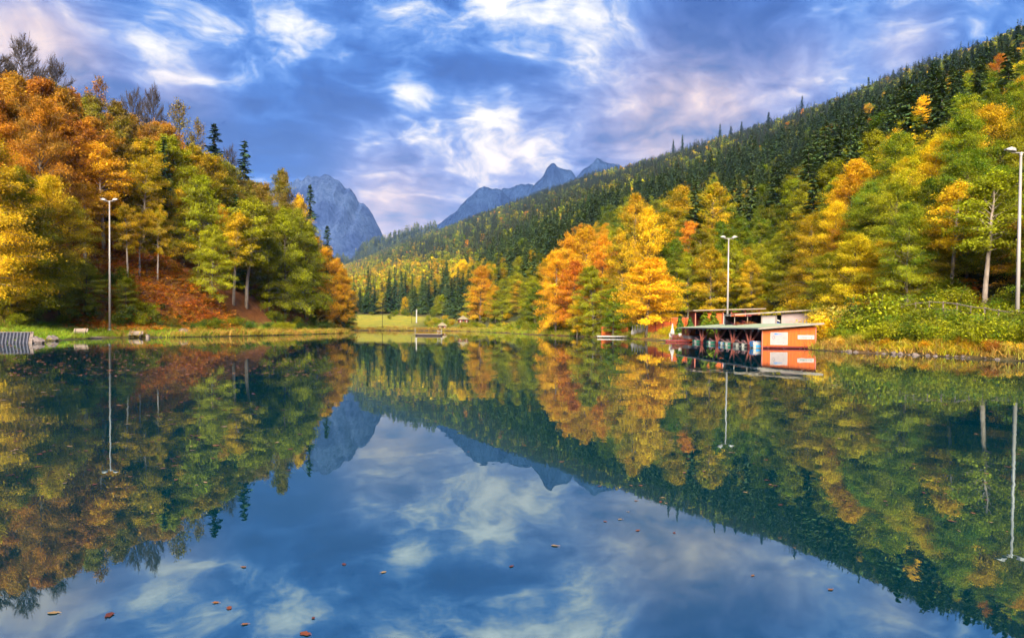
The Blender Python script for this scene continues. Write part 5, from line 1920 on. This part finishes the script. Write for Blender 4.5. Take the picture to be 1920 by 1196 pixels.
# ------------------------------------------------------------------ raft and the far shore
q = at(779, 628, 140)
ra = empty('swimming_raft', (q.x, 139, 0))
tag(ra, 'flat swimming raft floating on the middle of the lake', 'raft')
Wf = at(829, 628, 140).x - q.x
for k in range(8):
    MB().box(0, Wf, k * .32 + .01, k * .32 + .30, .30, .36).build('plank', M['greywood'], ra)
MB().box(.1, Wf - .1, .1, 2.4, -.2, .29).build('float', M['dark'], ra)
for x, h_, mt in ((.05, 1.25, 'white'), (Wf - .8, 1.0, 'white'), (Wf - .05, 1.25, 'white')):
    MB().tube([(x, .15, .3), (x, .15, .3 + h_)], .04, 7).build('ladder_post', M[mt], ra)
MB().tube([(Wf - .8, .15, .9), (Wf - .05, .15, .9)], .035, 7).build('ladder_rail', M['white'], ra)


def hut(px, Y, wd, wallh, roofh, walls, roofm, label, name='hut', dark_open=False):
    x = at(px, 600, Y).x
    e = empty(name, (x, Y, gz(x, Y) - .05), .2)
    tag(e, label, 'hut')
    h2 = wd / 2
    if dark_open:
        for sx in (-1, 1):
            for sy in (-1, 1):
                MB().box(sx * h2 - .06, sx * h2 + .06, sy * h2 - .06, sy * h2 + .06, 0, wallh).build('post', M['white'], e)
        MB().box(-h2 + .1, h2 - .1, h2 - .5, h2 - .4, .05, wallh).build('back_wall', walls, e)
    else:
        g = MB().box(-h2, -.45, -h2, -h2 + .08, 0, wallh).box(.45, h2, -h2, -h2 + .08, 0, wallh).box(-h2, -h2 + .08, -h2 + .09, h2, 0, wallh).box(h2 - .08, h2, -h2 + .09, h2, 0, wallh).box(-h2, h2, h2 - .08, h2, 0, wallh)
        g.build('wall', walls, e)
        MB().box(-.44, .44, -h2 + .05, -h2 + .07, 0, wallh * .95).build('door', M['dark'], e)
        for sx in (-1, 1):
            MB().box(sx * h2 * .7 - .2, sx * h2 * .7 + .2, -h2 - .03, -h2 - .005, .3, wallh * .7).build('panel', M['white'], e)
    r_ = h2 + .55
    vs = [(-r_, -r_, wallh), (r_, -r_, wallh), (r_, r_, wallh), (-r_, r_, wallh), (0, 0, wallh + roofh),
          (-r_, -r_, wallh - .12), (r_, -r_, wallh - .12), (r_, r_, wallh - .12), (-r_, r_, wallh - .12)]
    MB().raw(vs, [(0, 1, 4), (1, 2, 4), (2, 3, 4), (3, 0, 4), (5, 6, 1, 0), (6, 7, 2, 1), (7, 8, 3, 2), (8, 5, 0, 3), (8, 7, 6, 5)]).build('roof', roofm, e)


hut(829, 289, 3.0, 1.7, 1.5, M['dkred'], M['tentc'], 'small square hut with pyramid canvas roof on the far shore')
hut(868, 318, 4.2, 1.9, 1.8, M['dkred'], M['tentc'], 'open pavilion tent on posts behind the far shore')
x = at(863, 600, 352).x
rh = empty('house', (x, 352, gz(x, 352) - .2), .25)
rh.scale = (.75, .75, .62)
tag(rh, 'low cottage with red roof at the edge of the dark conifers', 'house')
MB().box(-3.6, 3.6, -2.2, 2.2, 0, 2.2).build('wall', M['pinkw'], rh)
MB().raw([(-4, -2.8, 2.1), (4, -2.8, 2.1), (4, 2.8, 2.1), (-4, 2.8, 2.1), (-4, 0, 4.0), (4, 0, 4.0)], [(0, 1, 5, 4), (2, 3, 4, 5), (0, 4, 3), (1, 2, 5), (3, 2, 1, 0)]).build('roof', M['redroof'], rh)
for xx in (-2.2, .2, 2.2):
    MB().box(xx, xx + .8, -2.23, -2.205, .9, 1.7).build('window', M['glass'], rh)


def pole(px, Y, top, r_, mt, label, name='flagpole'):
    x = at(px, 600, Y).x
    z = gz(x, Y)
    e = empty(name, (x, Y, z))
    tag(e, label, 'pole')
    h_ = at(px, top, Y).z - z
    MB().tube([(0, 0, -.3), (0, 0, h_)], [r_, r_ * .7], 8).build('shaft', M[mt], e)
    MB().tube([(0, 0, 0), (0, 0, .2)], [r_ * 2, r_ * 1.8], 8).build('foot', M['stone'], e)
    MB().tube([(0, 0, h_), (0, 0, h_ + r_ * 2)], [r_ * 1.2, r_ * .3], 8).build('cap', M[mt], e)


pole(717, 272, 577, .10, 'dark', 'thin dark pole at the waterside end of the far meadow')
pole(772, 330, 587, .09, 'dark', 'short dark post on the far meadow beside the white pillar', 'post')
pole(781, 332, 583, .38, 'white', 'thick white pillar on the far meadow', 'pillar')

# ------------------------------------------------------------------ floating leaves
LM = [simple_mat('fallen_leaf', c, tuple(k * .6 for k in c), .6, 20, 0, .25) for c in ((.16, .042, .014), (.22, .085, .025), (.10, .025, .014), (.28, .17, .07))]


def leaf_mesh(seed, mat):
    rg = np.random.default_rng(seed)
    n_ = 14
    vs = [(0, 0, .012)]
    for i in range(n_):
        a = 2 * math.pi * i / n_
        r_ = .5 * (.62 + .38 * abs(math.cos(a * 2.5))) * rg.uniform(.85, 1.1)
        vs.append((r_ * math.cos(a) * 1.15, r_ * math.sin(a) * .75, .008 + .09 * max(0, r_ - .3) * rg.uniform(.0, 1.2) + .03 * (math.sin(a) ** 2) * r_))
    fs = [(0, i + 1, (i + 1) % n_ + 1) for i in range(n_)]
    me = MB().raw(vs, fs)
    me.bar((-.45, 0, .012), (-.78, .06, .05), .03)
    return me.mesh('leaf', mat)


LF = [leaf_mesh(i, LM[i % 4]) for i in range(8)]
rl = random.Random(21)
BIG = [(205, 1153, .085, 'dark curled leaf floating at the lower left'), (100, 1149, .075, 'reddish leaf floating at the far lower left'),
       (572, 1188, .08, 'dark curled leaf floating at the bottom edge left of the middle'), (1040, 1023, .07, None), (645, 1058, .05, None)]


def drop_leaf(px, py, size, label, group):
    v = fwd + rt * ((px - CX) / F) + up * ((CY - py) / F)
    if v.z > -1e-3:
        return False
    k = -CAM.z / v.z
    x, y = v.x * k, v.y * k
    if lake_sd(np.array([x]), np.array([y]))[0] > -.4:
        return False
    o = link('floating_leaf', LF[rl.randrange(8)])
    o.location = (x, y, .004)
    o.rotation_euler = (rl.uniform(-.06, .06), rl.uniform(-.06, .06), rl.uniform(0, 6.28))
    o.scale = (size, size, size * rl.uniform(.6, 1.3))
    tag(o, label, 'leaf', group)
    return True


for px, py, s_, lb in BIG:
    drop_leaf(px, py, s_, lb or 'fallen leaf floating on the open water', None if lb else 'fallen leaves on the open water')
cnt = 0
while cnt < 285:
    u = rl.random()
    if u < .62:
        px, py = rl.uniform(0, 620) * rl.random() ** .25, 650 + 260 * rl.random() ** 1.4
        lb, gp = 'fallen leaf floating on the reflection of the left wood', 'fallen leaves under the left wood'
    elif u < .93:
        px, py = rl.uniform(1050, 1920), rl.uniform(690, 1000)
        lb, gp = 'fallen leaf floating on the reflection of the right slope', 'fallen leaves under the right slope'
    else:
        px, py = rl.uniform(20, 1900), rl.uniform(760, 1190)
        lb, gp = 'fallen leaf floating on the open water', 'fallen leaves on the open water'
    d = CAM.z * F / (py - 612)
    cnt += drop_leaf(px, py, rl.uniform(.03, .065) * min(2.6, max(1, d / 8)), lb, gp)
vs, fs = [], []
for _ in range(1100):
    px, py = rl.uniform(-20, 640) ** 1.0, 646 + 60 * rl.random() ** 2
    v = fwd + rt * ((px - CX) / F) + up * ((CY - py) / F)
    k = -CAM.z / v.z
    x, y = v.x * k, v.y * k
    a, s_ = rl.uniform(0, 6), rl.uniform(.07, .15)
    c_, d_ = math.cos(a) * s_, math.sin(a) * s_
    b0 = len(vs)
    vs += [(x - c_, y - d_, .01), (x + d_ * .5, y - c_ * .5, .02), (x + c_, y + d_, .035), (x - d_ * .5, y + c_ * .5, .02)]
    fs.append((b0, b0 + 1, b0 + 2, b0 + 3))
P_ = np.array(vs)
me = MB().raw(vs, fs).mesh('drifting_leaves', LM[1])
me.materials.append(LM[0])
me.polygons.foreach_set('material_index', np.array([rl.randrange(2) for _ in fs], np.int32))
tag(link('drifting_leaves', me), 'scattered tiny fallen leaves drifting off the left bank', kind='stuff')

# ------------------------------------------------------------------ haze
m_h, t = new_mat('haze')
vol = t.n('ShaderNodeVolumePrincipled', ins={'Color': (.26, .50, 1.0, 1), 'Density': 0.5e-4, 'Anisotropy': 0.0})
o_ = t.n('ShaderNodeOutputMaterial')
t.t.links.new(vol.outputs[0], o_.inputs['Volume'])
hz = MB().box(-5800, 5800, -2000, 7400, -110, 900).build('haze', m_h)
tag(hz, 'thin bluish valley haze', kind='stuff')
